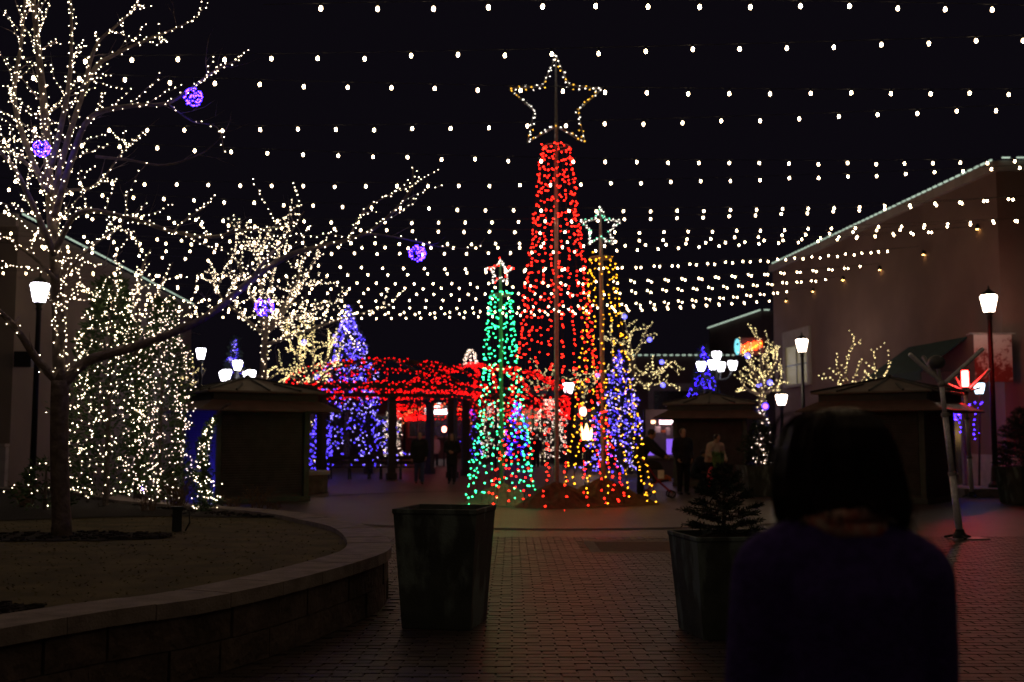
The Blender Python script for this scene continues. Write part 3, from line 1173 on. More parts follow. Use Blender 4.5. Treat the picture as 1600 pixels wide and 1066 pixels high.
limb(w, tp([(86, 400), (44, 305), (12, 250), (-50, 200)], 0, -.5), .04, .012, True, 0.048, 0.155, (.2, 0.69), 1, 0.86, 6, 1)
limb(w, tp([(88, 390), (124, 332), (199, 340), (270, 362), (330, 370), (380, 360), (430, 356), (470, 345)], 0, -.6), .034, .006, True, 0.048, 0.205, (.2, 0.63), 1, 0.63, 6, 1)
limb(w, tp([(270, 362), (294, 340), (318, 326), (332, 310)], -.3, -.4), .012, .004, True, .07, .35, (.15, .4), 0, .5, 5, 1)
limb(w, tp([(150, 245), (200, 250), (258, 258), (315, 240), (345, 215)], -.2, -.4), .018, .004, False, .1, .3, (.2, .5), 1, .05, 5, 1)
limb(w, tp([(262, 162), (300, 190), (340, 200), (350, 240)], -.35, -.5), .012, .004, True, 0.080, 0.186, (.15, 0.46), 1, 0.34, 5, 1)
limb(w, tp([(90, 470), (110, 420), (150, 380), (190, 350), (200, 300)], 0, .6), .03, .006, True, 0.048, 0.186, (.2, 0.57), 1, 0.80, 6, 1)
limb(w, tp([(90, 440), (50, 400), (0, 370), (-60, 350)], 0, .4), .03, .008, True, 0.056, 0.186, (.2, 0.57), 1, 0.69, 6, 1)
limb(w, tp([(86, 330), (100, 300), (150, 290), (190, 240), (230, 200)], 0, .7), .024, .005, True, 0.064, 0.186, (.2, 0.57), 1, 0.69, 6, 1)
finish_tree(w, big, M_mini, .0072)


# ---- hanging balls of violet mini lights
def light_ball(p, r, label, mtl=M_purple, n=75, br=.010):
    p = V(p)
    t = thing('light_ball', label, 'light ball', p, 'violet light balls in the bare trees')
    mb = MB()
    for ax in range(3):
        pts = []
        for k in range(25):
            a = 6.2832 * k / 24
            v = V((math.cos(a), math.sin(a), 0))
            v = (Matrix.Rotation(1.57 * (ax > 0), 3, 'X') @ Matrix.Rotation(1.05 * ax, 3, 'Y')) @ v
            pts.append(p + v * r * .93)
        mb.tube(pts, .006, 4, False)
    mb.tube([p + V((0, 0, r * .9)), p + V((0, 0, r + .12))], .004, 4)
    link('wire_frame', mb, M_cable, t)
    stuff(link('mini_lights', beads([p + rvec() * r for _ in range(n)], br, 1), mtl, t))
    return t


light_ball(at(302, 152, YT - .5), .095, 'violet light ball in the upper right boughs of the tall bare tree')
light_ball(at(65, 232, YT - .45), .085, 'violet light ball beside the upper trunk of the tall bare tree')
light_ball(at(652, 396, YT + .8), .095, 'violet light ball at the tip of the long right bough, alone against the sky')
light_ball(at(413, 480, YT + .2), .10, 'violet light ball low in the crowded boughs left of the green light tree', n=60)


# ---- evergreens with net lights on the raised bed
def evergreen(name, base, h, rx, shape, nleaf, nlight, leafm, lightm, lr, label, cat, group=None, ls=.09, share=(1, 0), lift=.04):
    t = thing(name, label, cat, base, group)
    link('trunk', MB().tube([base, base + V((0, 0, h * .9))], [max(.03, rx * .08), .012], 7), M_bark, t)
    mb = MB()
    for _ in range(nleaf):
        u = random.random() ** .85
        rr = rx * shape(u)
        a = rnd(0, 6.283)
        k = math.sqrt(rnd(.15, 1)) * rnd(.82, 1.1)
        lump = 1 + .22 * math.sin(a * 3 + u * 11) + .12 * math.sin(a * 7 - u * 23)
        c = base + V((rr * k * lump * math.cos(a), rr * k * lump * math.sin(a), lift * h + u * h * (1 - lift)))
        d = V((math.cos(a), math.sin(a), rnd(-.3, .9)))
        mb.leaf(c, d + rvec() * .6, ls * rnd(.7, 1.5), ls * rnd(.14, .26))
    stuff(link('foliage', mb, leafm, t))
    lm = lightm if isinstance(lightm, (list, tuple)) else [lightm]
    for j, m in enumerate(lm):
        pts = []
        nn = int(nlight * (1.0 if len(lm) == 1 else (.62, .38)[j] if len(lm) == 2 else 1 / len(lm)))
        for _ in range(nn):
            u = random.random() ** .9
            a = rnd(0, 6.283)
            lump = 1 + .22 * math.sin(a * 3 + u * 11) + .12 * math.sin(a * 7 - u * 23)
            rr = rx * shape(u) * rnd(.9, 1.12) * lump
            pts.append(base + V((rr * math.cos(a), rr * math.sin(a), lift * h + u * h * (1 - lift))))
        stuff(link('mini_lights', beads(pts, lr), m, t))
    return t


def col_shape(u):
    return (min(1, u * 6 + .55)) * (1 - max(0, u - .55) / .45 * .75) * (1 + .1 * math.sin(u * 20))


def cone_shape(u):
    return (1 - u) ** .9 * (1 + .13 * math.sin(u * 34)) + .02


b1 = on_z(163, 776, LZ); b1 = col(165, 17.2, LZ)
evergreen('arborvitae', b1, 3.6, .60, col_shape, 5200, 760, M_ever, M_mini, .0088, 'broad green arborvitae covered in white mini lights right behind the bare tree', 'evergreen')
evergreen('arborvitae', col(248, 18.4, LZ), 3.4, .44, col_shape, 3400, 760, M_ever, M_mini_p, .0092, 'slim arborvitae thick with pinkish white mini lights beside the left kiosk', 'evergreen')
evergreen('low_shrub', col(70, 16.2, LZ), .75, .42, col_shape, 500, 26, M_ever, M_mini, .009, 'low shrub with a few white mini lights left of the bare tree trunk', 'shrub')
evergreen('low_shrub', col(285, 17.6, LZ), .55, .5, col_shape, 500, 30, M_ever, M_mini, .012, 'low lit shrub between the slim arborvitae and the twisted shrub', 'shrub')
# extra lit tree limbs that fill the gap between bare tree and arborvitae
w = Wood()
bb = col(215, 20.5, .3)
t2 = thing('lit_tree', 'small bare tree thick with white mini lights behind the arborvitae', 'tree', bb)
w.trunk.tube([bb, at(217, 640, 20.5), at(214, 560, 20.5)], [.08, .07, .06], 8)
for seq in (((214, 560), (205, 500), (190, 440), (180, 400)), ((214, 560), (235, 500), (250, 450), (270, 410)), ((214, 560), (180, 520), (150, 470), (120, 440)),
            ((216, 570), (250, 540), (280, 500), (310, 470)), ((214, 560), (215, 480), (222, 420), (235, 390))):
    limb(w, [at(x, y, 20.5 + rnd(-.7, .7)) for x, y in seq], .045, .012, True, .09, .22, (.2, .7), 1, .75, 6, 1, up=.1)
finish_tree(w, t2, M_mini, .010)

# twisted little shrub before the kiosk
w = Wood()
bb = col(322, 15.9, LZ)
t3 = thing('twisted_shrub', 'small twisted evergreen with white lights and a bent top against the left kiosk', 'shrub', bb)
core = [at(322, 800, 15.9), at(318, 745, 15.9), at(316, 705, 15.95), at(328, 668, 16), at(345, 640, 16), at(362, 630, 16)]
w.trunk.tube(spline(core, 4), [.03] * 10 + [.02] * 11, 6)
mb = MB()
for p, rr in zip(resample(spline(core, 8), .028), [.24, .24, .23, .22, .20, .18, .16, .14, .12, .10, .09, .08, .08, .09, .1, .12, .14, .15, .16, .16, .16, .15, .14, .13, .13, .12, .12, .11, .11, .10, .1, .1, .1, .1, .1, .1, .1, .1, .09, .09, .08, .08, .08, .07, .07, .06, .06, .06, .05, .05]):
    for _ in range(26):
        q = p + rvec() * rr * rnd(.3, 1)
        mb.leaf(q, rvec() + V((0, 0, .3)), rnd(.05, .11), .012)
    for _ in range(5):
        if random.random() < .62:
            w.pts.append(p + rvec() * rr * rnd(.7, 1.1))
stuff(link('foliage', mb, M_ever, t3))
finish_tree(w, t3, M_mini, .0085)

# dry grasses and weeds in the bed
for i, (px, Y, h, n, lab) in enumerate(((278, 16.4, .55, 70, 'tuft of dry grass at the back of the raised bed beside the twisted shrub'), (402, 16.4, .42, 40, 'dry reddish weed stems before the left kiosk shutter'), (425, 16.1, .2, 26, 'tiny pale weed tuft by the end of the seat wall'),
                                      (40, 16.9, .45, 60, 'dry grass tuft at the left end of the back bed'), (232, 16.0, .35, 40, 'short dry tuft under the arborvitae'), (365, 16.3, .3, 30, 'thin dry stems between twisted shrub and reddish weeds'))):
    b = col(px, Y, LZ)
    t = thing('dry_plant', lab, 'plant', b)
    mb, ml = MB(), MB()
    for _ in range(n):
        d = V((rnd(-.5, .5), rnd(-.5, .5), 1))
        p = b + V((rnd(-.09, .09), rnd(-.09, .09), 0))
        mid = p + d * h * .5
        tip = p + d * h * rnd(.7, 1.05) + V((d.x * .1, d.y * .1, -.05))
        mb.tube([p, mid, tip], [.004, .003, .0015], 3, False)
        for _ in range(2):
            ml.leaf(p.lerp(tip, rnd(.3, 1)), rvec(), rnd(.03, .07), .009)
    stuff(link('stems', mb, M_dry, t))
    stuff(link('leaves', ml, M_dry, t))

# small green floodlight box on the lawn
b = on_z(276, 831, LZ)
t = thing('garden_floodlight', 'small dark green box floodlight standing on the lawn', 'floodlight', b)
mb = MB()
mb.box(b + V((0, 0, .14)), (.105, .13, .26), R(18))
mb.box(b + V((0, 0, .275)), (.135, .16, .02), R(18))
link('body', mb, M_box, t)
link('stake', MB().tube([b + V((0, 0, -.02)), b + V((0, 0, .03))], .02, 8), M_box, t)
link('bracket', MB().tube([b + V((.06, 0, .2)), b + V((.13, .02, .22)), b + V((.14, .02, .1)), b + V((.09, .03, .01))], .01, 6), M_cable, t)


def simple_tree(name, label, px, Y, z0, trunk_px, limbs, mtl, r, step, keep=1.0, group=None, twl=(.4, 1.2), te=.4, tr=.12, wrap_trunk=True, depth=1):
    w = Wood()
    b = col(px, Y, z0)
    root = thing(name, label, 'tree', b, group)
    tpp = [b] + [at(x, y, Y) for x, y in trunk_px]
    w.trunk.tube(spline(tpp, 3), [tr * (1 - .35 * k / (3 * (len(tpp) - 1))) for k in range(3 * (len(tpp) - 1) + 1)], 8)
    if wrap_trunk:
        for q in resample(spline(tpp, 4), step):
            w.pts.append(q + rvec() * (tr + .02))
            w.pts.append(q + rvec() * (tr + .02))
    for seq in limbs:
        dy = rnd(-1.6, 1.6)
        n = len(seq)
        limb(w, [at(x, y, Y + dy * k / n) for k, (x, y) in enumerate(seq)], tr * .5, tr * .12, True, step, te, twl, depth, .85, 5, 1, jitter=.03, up=.1)
    return finish_tree(w, root, mtl, r, keep=keep)


# second bare lit tree, behind the left kiosk
simple_tree('lit_tree', 'round crowned bare tree full of white mini lights behind the left kiosk roof', 412, 34, 0, [(411, 620), (412, 560), (415, 520)],
            [[(415, 525), (400, 480), (380, 430), (360, 390)], [(415, 525), (420, 470), (430, 410), (455, 345)], [(415, 525), (450, 480), (475, 440), (495, 400)],
             [(415, 520), (440, 500), (480, 490), (505, 470)], [(415, 525), (385, 500), (350, 470), (330, 440)], [(415, 525), (408, 450), (405, 400), (420, 360)], [(415, 522), (460, 450), (470, 420), (480, 385)],
             [(414, 540), (470, 520), (530, 500), (580, 485)]],
            M_mini, .0145, .115, keep=.95, twl=(.5, 1.5), te=.33, tr=.13)
# yellowish trees right of it
simple_tree('lit_tree', 'yellow lit tree left of the tall blue spruce, behind the kiosk roof', 487, 44, 0, [(487, 640), (488, 600)],
            [[(488, 600), (470, 565), (455, 540), (450, 520)], [(488, 600), (490, 560), (488, 530), (485, 508)], [(488, 600), (505, 570), (515, 545), (520, 525)],
             [(488, 605), (460, 590), (440, 580), (428, 572)], [(488, 605), (510, 595), (520, 580), (528, 565)], [(488, 602), (478, 580), (470, 555), (468, 530)]],
            M_mini_y, .019, .10, twl=(.4, 1.1), te=.2, tr=.12)
simple_tree('lit_tree', 'small yellow lit tree behind the far left street lamp', 300, 52, 0, [(300, 640), (300, 605)],
            [[(300, 605), (290, 580), (286, 560)], [(300, 605), (302, 580), (300, 560)], [(300, 605), (314, 590), (322, 575)], [(300, 605), (288, 596), (284, 590)]], M_mini_y, .019, .22, twl=(.3, .8), te=.4, tr=.1)
simple_tree('lit_tree', 'low yellow lit tree between the small blue spruce and round crowned tree', 398, 50, 0, [(398, 640), (398, 605)],
            [[(398, 605), (385, 590), (374, 580)], [(398, 605), (405, 585), (410, 578)], [(398, 605), (425, 590), (440, 578)], [(398, 605), (415, 595), (428, 598)]], M_mini_y, .019, .2, twl=(.3, .8), te=.4, tr=.1)
# right-hand lit trees
simple_tree('lit_tree', 'wide bare tree in white lights spreading above the big blue spruce', 985, 47, 0, [(986, 660), (988, 600), (988, 570)],
            [[(988, 575), (985, 540), (978, 510), (972, 490)], [(988, 575), (998, 545), (1010, 520), (1005, 505)], [(988, 580), (1010, 600), (1030, 580), (1055, 565)],
             [(988, 585), (1015, 585), (1045, 570), (1060, 585)], [(988, 575), (965, 560), (945, 580), (920, 585)], [(988, 570), (975, 545), (960, 530), (950, 520)], [(988, 588), (1008, 605), (1036, 600), (1060, 604)]],
            M_mini_y, .018, .13, twl=(.3, .9), te=.3, tr=.13)
simple_tree('lit_tree', 'lit tree with a full round crown left of the pale lit window', 1190, 41, 0, [(1189, 700), (1190, 640), (1190, 610)],
            [[(1190, 612), (1175, 585), (1168, 560), (1160, 545)], [(1190, 612), (1190, 575), (1188, 550), (1185, 530)], [(1190, 612), (1205, 580), (1212, 555), (1208, 535)],
             [(1190, 618), (1210, 605), (1218, 590), (1219, 570)], [(1190, 618), (1170, 610), (1160, 600), (1158, 580)], [(1190, 612), (1198, 590), (1198, 565), (1200, 545)], [(1190, 612), (1182, 590), (1176, 575), (1172, 540)]],
            M_mini_y, .016, .10, twl=(.3, .8), te=.22, tr=.17)
for i, (px, Y, pyb, pts, lab) in enumerate(((1325, 31.5, 620, [[(1325, 610), (1322, 570), (1330, 545), (1334, 520)], [(1325, 610), (1312, 585), (1306, 560)], [(1325, 610), (1340, 580), (1348, 560)], [(1325, 610), (1310, 600), (1296, 588)]], 'thin lit tree peeking over the big right kiosk roof, with a pointed top'),
                                            (1375, 31.5, 620, [[(1372, 610), (1368, 575), (1366, 555), (1362, 543)], [(1372, 610), (1385, 580), (1392, 565)], [(1372, 610), (1362, 590), (1352, 582)]], 'low lit shrub tree peeking over the right kiosk roof near the awning'))):
    simple_tree('lit_tree', lab, px, Y, 0, [(px, 660), (px, 615)], pts, M_mini_y, .013, .12, twl=(.2, .5), te=.3, tr=.05)
# band of far yellow lights between the red tree and the right spruce
for i, (x0, x1, y0, lab) in enumerate(((815, 880, 590, 'far yellow lit tree showing between the red and gold light trees'), (880, 945, 588, 'far yellow lit tree behind the gold light tree pole'))):
    c = (x0 + x1) / 2
    simple_tree('lit_tree', lab, c, 62, 0, [(c, 650), (c, 620)], [[(c, 620), (c - 14, 600), (x0, y0)], [(c, 620), (c + 14, 600), (x1, y0)], [(c, 620), (c + 2, 600), (c + 4, 580)], [(c, 620), (c - 8, 595), (c - 16, 580)], [(c, 615), (c + 10, 592), (c + 18, 578)]],
                M_mini_y, .019, .24, twl=(.4, 1.1), te=.5, tr=.11)

# blue spruces
def spruce(px, Y, z0, top_py, hw, n, lab, mts=(M_blue, M_bluew), nl=1900, lr=.021):
    b = col(px, Y, z0)
    h = at(px, top_py, Y).z - z0
    return evergreen('lit_spruce', b, h, hw / FPX * Y, cone_shape, nl, n, M_spruce, mts, lr, lab, 'spruce', 'spruces in blue lights', ls=.22, lift=.02)


spruce(541, 47, .2, 478, 68, 1500, 'tall spruce in blue and white lights behind the red lit pergola')
spruce(363, 54, .2, 528, 36, 420, 'small blue lit spruce peeking over the left kiosk roof')
spruce(968, 43, .1, 548, 50, 1000, 'wide blue lit spruce right of the gold light tree', nl=1900)
spruce(1102, 56, .1, 541, 44, 520, 'violet blue lit spruce behind the five headed lamp', (M_purple, M_blue), lr=.021)
# lit shrubs and trunks across the plaza
for px, Y, top, hw, m, n, lab, nm in ((858, 66, 622, 24, M_mini_p, 420, 'column of dense pinkish white lights left of the red tree pole', 'lit_shrub'), (770, 66, 630, 18, M_mini_p, 190, 'pale lit shrub seen through the green light tree', 'lit_shrub'),
                                      (808, 64, 628, 15, M_purple, 150, 'violet lit shrub right of the green light tree pole', 'lit_shrub'), (613, 62, 622, 12, M_mini_p, 240, 'white lit column shrub between pergola posts', 'lit_shrub'),
                                      (737, 60, 640, 13, M_blue, 70, 'dim blue lit shrub left of the green light tree', 'lit_shrub'), (500, 42, 640, 16, M_blue, 320, 'blue lit shrub beside the left pergola post', 'lit_shrub'), (1192, 38.5, 640, 15, M_mini_p, 90, 'white and violet lit shrub under the middle kiosk eave', 'lit_shrub')):
    b = col(px, Y, .2)
    h = at(px, top, Y).z - .2
    evergreen(nm, b, h, hw / FPX * Y, col_shape, 500, n, M_spruce, m, .021, lab, 'shrub', ls=.16)
for px, py, Y, lab in ((1015, 531, 47, 'blue globe ornament in the wide lit tree, right of its top'), (1034, 566, 47, 'blue globe ornament on the right limb of the wide lit tree'), (1036, 602, 47, 'blue globe ornament under the right limb of the wide lit tree'), (976, 495, 47, 'blue globe ornament at the top of the wide lit tree'),
                       (1186, 602, 41, 'blue globe ornament low in the full round lit tree'), (1203, 598, 41, 'blue globe ornament at the right side of the full round lit tree'), (1168, 556, 41, 'blue globe ornament near the neon sign'), (475, 535, 44, 'blue globe ornament in the yellow lit tree'),
                       (496, 590, 43, 'pale violet globe ornament at the kiosk roof edge'), (1196, 635, 38, 'violet globe ornament cluster under the round lit tree'), (934, 586, 60, 'blue globe ornament right of the gold tree pole')):
    p = at(px, py, Y)
    t = thing('globe_ornament', lab, 'ornament', p, 'blue globe ornaments in the lit trees')
    link('globe', MB().sphere(p, .10 if Y < 55 else .12, n=10, m=7), glow('blue_globe', (.13, .12, 1.0), 4) if py != 635 else M_purple, t, True)
    link('cap', MB().lathe(p + V((0, 0, .13)), [(.04, 0), (.04, .05), (.01, .09)], 8), M_polemet, t)

# ================================================================== STAR TOPPED LIGHT TREES
def star_pts(c, r, ri, rot=0.0, yo=0.0):
    out = []
    for k in range(10):
        a = math.pi / 2 + rot + k * math.pi / 5
        q = r if k % 2 == 0 else ri
        out.append(c + V((q * math.cos(a), yo, q * math.sin(a))))
    return out


def light_tree(name, label, px, Y, top_py, r_top, r_base, star_py, star_r, nstr, nb, mtl, br, pole_r, pole_m, star_mats, star_n, lean=0.0, base_off=(0, 0)):
    b = col(px, Y, 0)
    top = at(px + lean, top_py, Y)
    t = thing(name, label, 'light tree', b)
    sc_ = at(px + lean * 1.2, star_py, Y)
    pole_top = sc_ + V((0, 0, star_r * .85))
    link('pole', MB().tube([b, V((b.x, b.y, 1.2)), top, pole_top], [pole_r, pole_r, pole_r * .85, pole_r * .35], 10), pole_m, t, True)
    mb = MB()
    for k in range(25):
        pass
    ring = [top + V((r_top * math.cos(6.2832 * k / 24), r_top * math.sin(6.2832 * k / 24), 0)) for k in range(25)]
    mb.tube(ring, .012, 5, False)
    for k in range(0, 24, 6):
        mb.beam(top, ring[k], .015, .015)
    link('top_ring', mb, M_polemet, t)
    bc = b + V((base_off[0], base_off[1], 0))
    for k in range(nstr):
        a = 6.2832 * (k + .3) / nstr
        p0 = top + V((r_top * math.cos(a), r_top * math.sin(a), 0))
        p1 = bc + V((r_base * math.cos(a), r_base * math.sin(a) * .9, .06))
        pts = []
        for j in range(13):
            u = j / 12
            q = p0.lerp(p1, u)
            q = q + (V((b.x, b.y, q.z)) - q) * .13 * math.sin(math.pi * u) + V((math.sin(j * 1.7 + k) * .02, math.cos(j * 2.1 + k) * .02, 0))
            pts.append(q)
        mb = MB()
        mb.m = 1
        mb.tube(pts, .005, 3, False)
        mb.m = 0
        L_ = sum((y - x).length for x, y in zip(pts, pts[1:]))
        for q in resample(pts, L_ / nb)[0:]:
            if random.random() < .93:
                mb.bead(q + rvec() * .035 + V((0, 0, rnd(-.09, .09))), br * rnd(.85, 1.15), .75)
        link('light_strand', mb, (mtl, M_cable), t)
    # star
    mb = MB()
    for yo in (-.05, .05):
        sp_ = star_pts(sc_, star_r, star_r * .47, yo=yo)
        for p, q in zip(sp_, sp_[1:] + sp_[:1]):
            mb.beam(p, q, .012, .012)
    mb.beam(sc_ + V((0, 0, -star_r)), sc_ + V((0, 0, star_r * .9)), .025, .025)
    sf = link('star_frame', mb, M_polemet, t)
    sets = [[] for _ in star_mats]
    for yo, rr in ((-.06, 1.0), (.06, .93)):
        sp_ = star_pts(sc_, star_r * rr, star_r * .46 * rr, yo=yo)
        sp_ = sp_ + [sp_[0]]
        tot = sum((y - x).length for x, y in zip(sp_, sp_[1:]))
        for i, q in enumerate(resample(sp_, tot / (star_n / 2))):
            j = 0
            if len(star_mats) > 1 and random.random() < .25:
                j = 1
            sets[j].append(q + rvec() * .028)
    for s, m in zip(sets, star_mats):
        stuff(link('star_lights', beads(s, br * .95), m, sf))
    return t


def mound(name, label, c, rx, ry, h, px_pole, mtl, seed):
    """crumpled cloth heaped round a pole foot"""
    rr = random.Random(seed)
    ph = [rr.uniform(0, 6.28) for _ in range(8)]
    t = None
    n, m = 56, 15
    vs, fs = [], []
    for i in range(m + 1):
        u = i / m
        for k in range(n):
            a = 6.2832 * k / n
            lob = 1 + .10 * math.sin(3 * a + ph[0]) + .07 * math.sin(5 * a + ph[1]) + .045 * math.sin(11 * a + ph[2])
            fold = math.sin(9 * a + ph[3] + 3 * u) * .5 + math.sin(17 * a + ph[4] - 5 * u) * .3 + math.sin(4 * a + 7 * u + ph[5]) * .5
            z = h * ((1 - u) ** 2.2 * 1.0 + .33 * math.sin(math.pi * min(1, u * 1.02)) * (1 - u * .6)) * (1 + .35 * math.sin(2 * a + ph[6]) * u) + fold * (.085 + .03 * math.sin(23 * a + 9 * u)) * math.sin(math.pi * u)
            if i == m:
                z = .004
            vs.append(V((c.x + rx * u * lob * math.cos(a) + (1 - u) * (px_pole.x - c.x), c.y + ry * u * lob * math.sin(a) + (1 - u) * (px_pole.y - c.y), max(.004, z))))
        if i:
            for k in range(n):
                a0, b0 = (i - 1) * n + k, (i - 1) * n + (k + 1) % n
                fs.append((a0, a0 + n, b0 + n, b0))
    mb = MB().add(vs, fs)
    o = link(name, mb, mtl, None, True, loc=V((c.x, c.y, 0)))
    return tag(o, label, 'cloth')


YR = 24.6
rt = light_tree('red_light_tree', 'tallest light tree, red strands on a pole under a big white and yellow star', 870, YR, 230, .32, 1.52, 162, 1.13, 20, 42, M_red, .0185, .05, M_polemet, (M_starw, M_stary), 104, lean=-1)
gt = light_tree('gold_light_tree', 'middle sized light tree of gold strands under a white and mint star', 943, 25.4, 403, .27, 1.12, 356, .50, 14, 26, M_gold, .018, .055, M_polemet, (M_starw, M_starg), 84, lean=-4, base_off=(.12, 0))
nt_ = light_tree('green_light_tree', 'short light tree of green strands under a small white and red star', 784, 25.3, 461, .25, .86, 425, .32, 14, 29, M_green, .0185, .045, mat('green_light_tint_pole', (.05, .42, .17), .5, (.035, .30, .12), 9), (M_starw, M_red), 66, lean=-2)  # green glow of the bulbs is painted into the pole's base colour
mound('cloth_skirt', 'brown burlap heap at the foot of the red light tree', col(872, 24.6, 0), 1.15, .85, .55, col(870, YR, 0), M_burlap, 4)
mound('cloth_skirt', 'brown burlap heap on the right, at the foot of the gold light tree', col(945, 25.5, 0), 1.15, .9, .62, col(943, 25.4, 0), M_burlap, 9)
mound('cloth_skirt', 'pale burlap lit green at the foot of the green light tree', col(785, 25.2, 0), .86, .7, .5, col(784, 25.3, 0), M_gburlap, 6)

# ================================================================== KIOSKS
def kiosk(label, px, Y, rz, size=2.3, eave=3.5):
    c = col(px, Y, 0)
    t = thing('market_kiosk', label, 'kiosk', (0, 0, 0), 'closed market kiosks with hip roofs')
    BASE[t.name] = V((0, 0, 0))
    h = size / 2
    mb = MB()
    for sx in (-1, 1):
        for sy in (-1, 1):
            link('post', MB().box((sx * (h - .05), sy * (h - .05), 1.22), (.13, .13, 2.3)), M_post, t)
    link('base', MB().box((0, 0, .06), (size + .1, size + .1, .12)), M_post, t)
    link('body', MB().box((0, 0, 1.2), (size - .14, size - .14, 2.2)), M_shut, t)
    for k, (dx, dy) in enumerate(((0, -1), (1, 0), (0, 1), (-1, 0))):
        mb = MB()
        for j in range(35):
            z = .2 + j * .06
            if dy:
                mb.box((0, dy * (h - .055), z + .025), (size - .3, .03, .046), 0, R(14) * -dy)
            else:
                mb.box((dx * (h - .055), 0, z + .025), (.03, size - .3, .046), 0, 0, R(14) * dx)
        stuff(link('shutter', mb, M_shut, t))
    e, u = eave / 2, eave / 2 * .80

    def frustum(a, z0, b, z1, th):
        mb = MB()
        vs = [V((sx * a, sy * a, z0)) for sx, sy in ((-1, -1), (1, -1), (1, 1), (-1, 1))] + [V((sx * b, sy * b, z1)) for sx, sy in ((-1, -1), (1, -1), (1, 1), (-1, 1))]
        vs += [v - V((0, 0, th)) for v in vs]
        mb.add(vs, [(0, 1, 5, 4), (1, 2, 6, 5), (2, 3, 7, 6), (3, 0, 4, 7), (8, 12, 13, 9), (9, 13, 14, 10), (10, 14, 15, 11), (11, 15, 12, 8),
                    (0, 8, 9, 1), (1, 9, 10, 2), (2, 10, 11, 3), (3, 11, 8, 0), (4, 5, 13, 12), (5, 6, 14, 13), (6, 7, 15, 14), (7, 4, 12, 15)])
        return mb
    link('skirt', frustum(e, 2.18, u * .93, 2.42, .035), M_skirt, t)
    mb = MB()
    for k, (dx, dy) in enumerate(((0, -1), (1, 0), (0, 1), (-1, 0))):
        q = u * .93
        mb.box((dx * q, dy * q, 2.495), (2 * q - (.0 if dy else .06) if dy else .06, 2 * q - .06 if dx else .06, .18))
    link('fascia', mb, M_pole, t)
    rf = link('roof', frustum(u * 1.04, 2.63, .06, 3.0, .04), M_roof, t)
    for k in range(4):
        for f in (-.55, 0, .55, 1.0):
            a = math.pi / 2 * k
            m = Matrix.Rotation(a, 3, 'Z')
            w_ = u * 1.04
            p = m @ V((f * w_, -w_, 2.65))
            q = m @ V((f * .06, -.06, 3.02))
            if f not in (0, 1.0):
                q = m @ V((f * w_ * .5, -w_ * .5, 2.65 + .37 * .5))
            link('roof_rib', MB().beam(p, q, .045, .045), M_pole, rf)
    link('finial', MB().lathe((0, 0, 3.0), [(.09, 0), (.07, .06), (.02, .1)], 8), M_pole, t)
    t.location = c
    t.rotation_euler = (0, 0, rz)
    return t


k1 = kiosk('closed dark kiosk left of the plaza, beside the twisted lit shrub', 383, 27.0, R(34))
copy_tree(k1, col(1112, 36.0, 0), 'closed kiosk farther off behind the people on the right', R(-12))
k3 = copy_tree(k1, col(1396, 27.0, 0), 'closed kiosk on the right with its eave lit red, behind the woman', R(-38))

# assumed blue floodlight, an unseen source added to colour the kiosk's left side
fb0 = V((k1.location.x - .83 * 2.5, k1.location.y - .56 * 2.5, 0))
t = thing('assumed_blue_floodlight', 'assumed unseen blue floodlight on the ground washing the left side of the left kiosk', 'floodlight', fb0)
dk = (V((k1.location.x, k1.location.y, 1.3)) - (fb0 + V((0, 0, .3)))).normalized()
hq = fb0 + V((0, 0, .3))
link('housing', MB().tube([hq - dk * .12, hq], .13, 10), M_pole, t)
link('lens', MB().tube([hq + dk * .002, hq + dk * .012], .11, 12), glow('assumed_blue_flood', (.05, .03, 1.0), 420), t)
link('stand', MB().tube([fb0, hq - dk * .06], .03, 6), M_pole, t)

# ================================================================== LAMPS
def street_lamp(label, px, Y, py, h_head=.52, cool=False, z0=0.0, r=.22, grp='tall street lamps round the plaza'):
    """post with a flared glass lantern; py is the middle of the lantern in the picture"""
    c = at(px, py, Y)
    b = V((c.x, c.y, z0))
    t = thing('street_lamp', label, 'street lamp', b, grp)
    zb = c.z - h_head / 2
    link('base', MB().lathe(b, [(.2, 0), (.2, .08), (.13, .16), (.11, .5), (.085, .6)], 12), M_pole, t)
    link('post', MB().lathe(b, [(.075, .55), (.06, zb - z0 - .2), (.085, zb - z0 - .16), (.06, zb - z0 - .1), (.11, zb - z0 - .02)], 12), M_pole, t, True)
    link('lantern', MB().lathe((b.x, b.y, zb), [(r * .58, 0), (r * .82, h_head * .45), (r * .98, h_head * .8), (r * .9, h_head * .88)], 14), M_lampc if cool else M_lamp, t, True)
    link('cap', MB().lathe((b.x, b.y, zb + h_head * .88), [(r * .95, 0), (r * .95, .03), (r * .55, .1), (.03, .17), (.02, .26)], 12), M_pole, t)
    link('collar', MB().lathe((b.x, b.y, zb - .02), [(r * .5, 0), (r * .66, .025)], 12), M_pole, t)
    return t


street_lamp('tall street lamp on the left, by the beige building and the bare tree', 62, 26, 456, cool=True)
street_lamp('tall street lamp on the far right, beside the red tree banner', 1545, 29, 473, z0=.22)
street_lamp('street lamp in front of the pale lit window', 1253, 40, 539)
street_lamp('street lamp behind the left kiosk roof, by the yellow lit tree', 314, 49, 552, cool=True)
street_lamp('short warm lamp just beside the woman\'s hair, under the round lit tree', 1221, 40, 624, .42)
street_lamp('far street lamp seen between the red and gold tree poles', 888, 60, 606, .62, cool=True, r=.3)


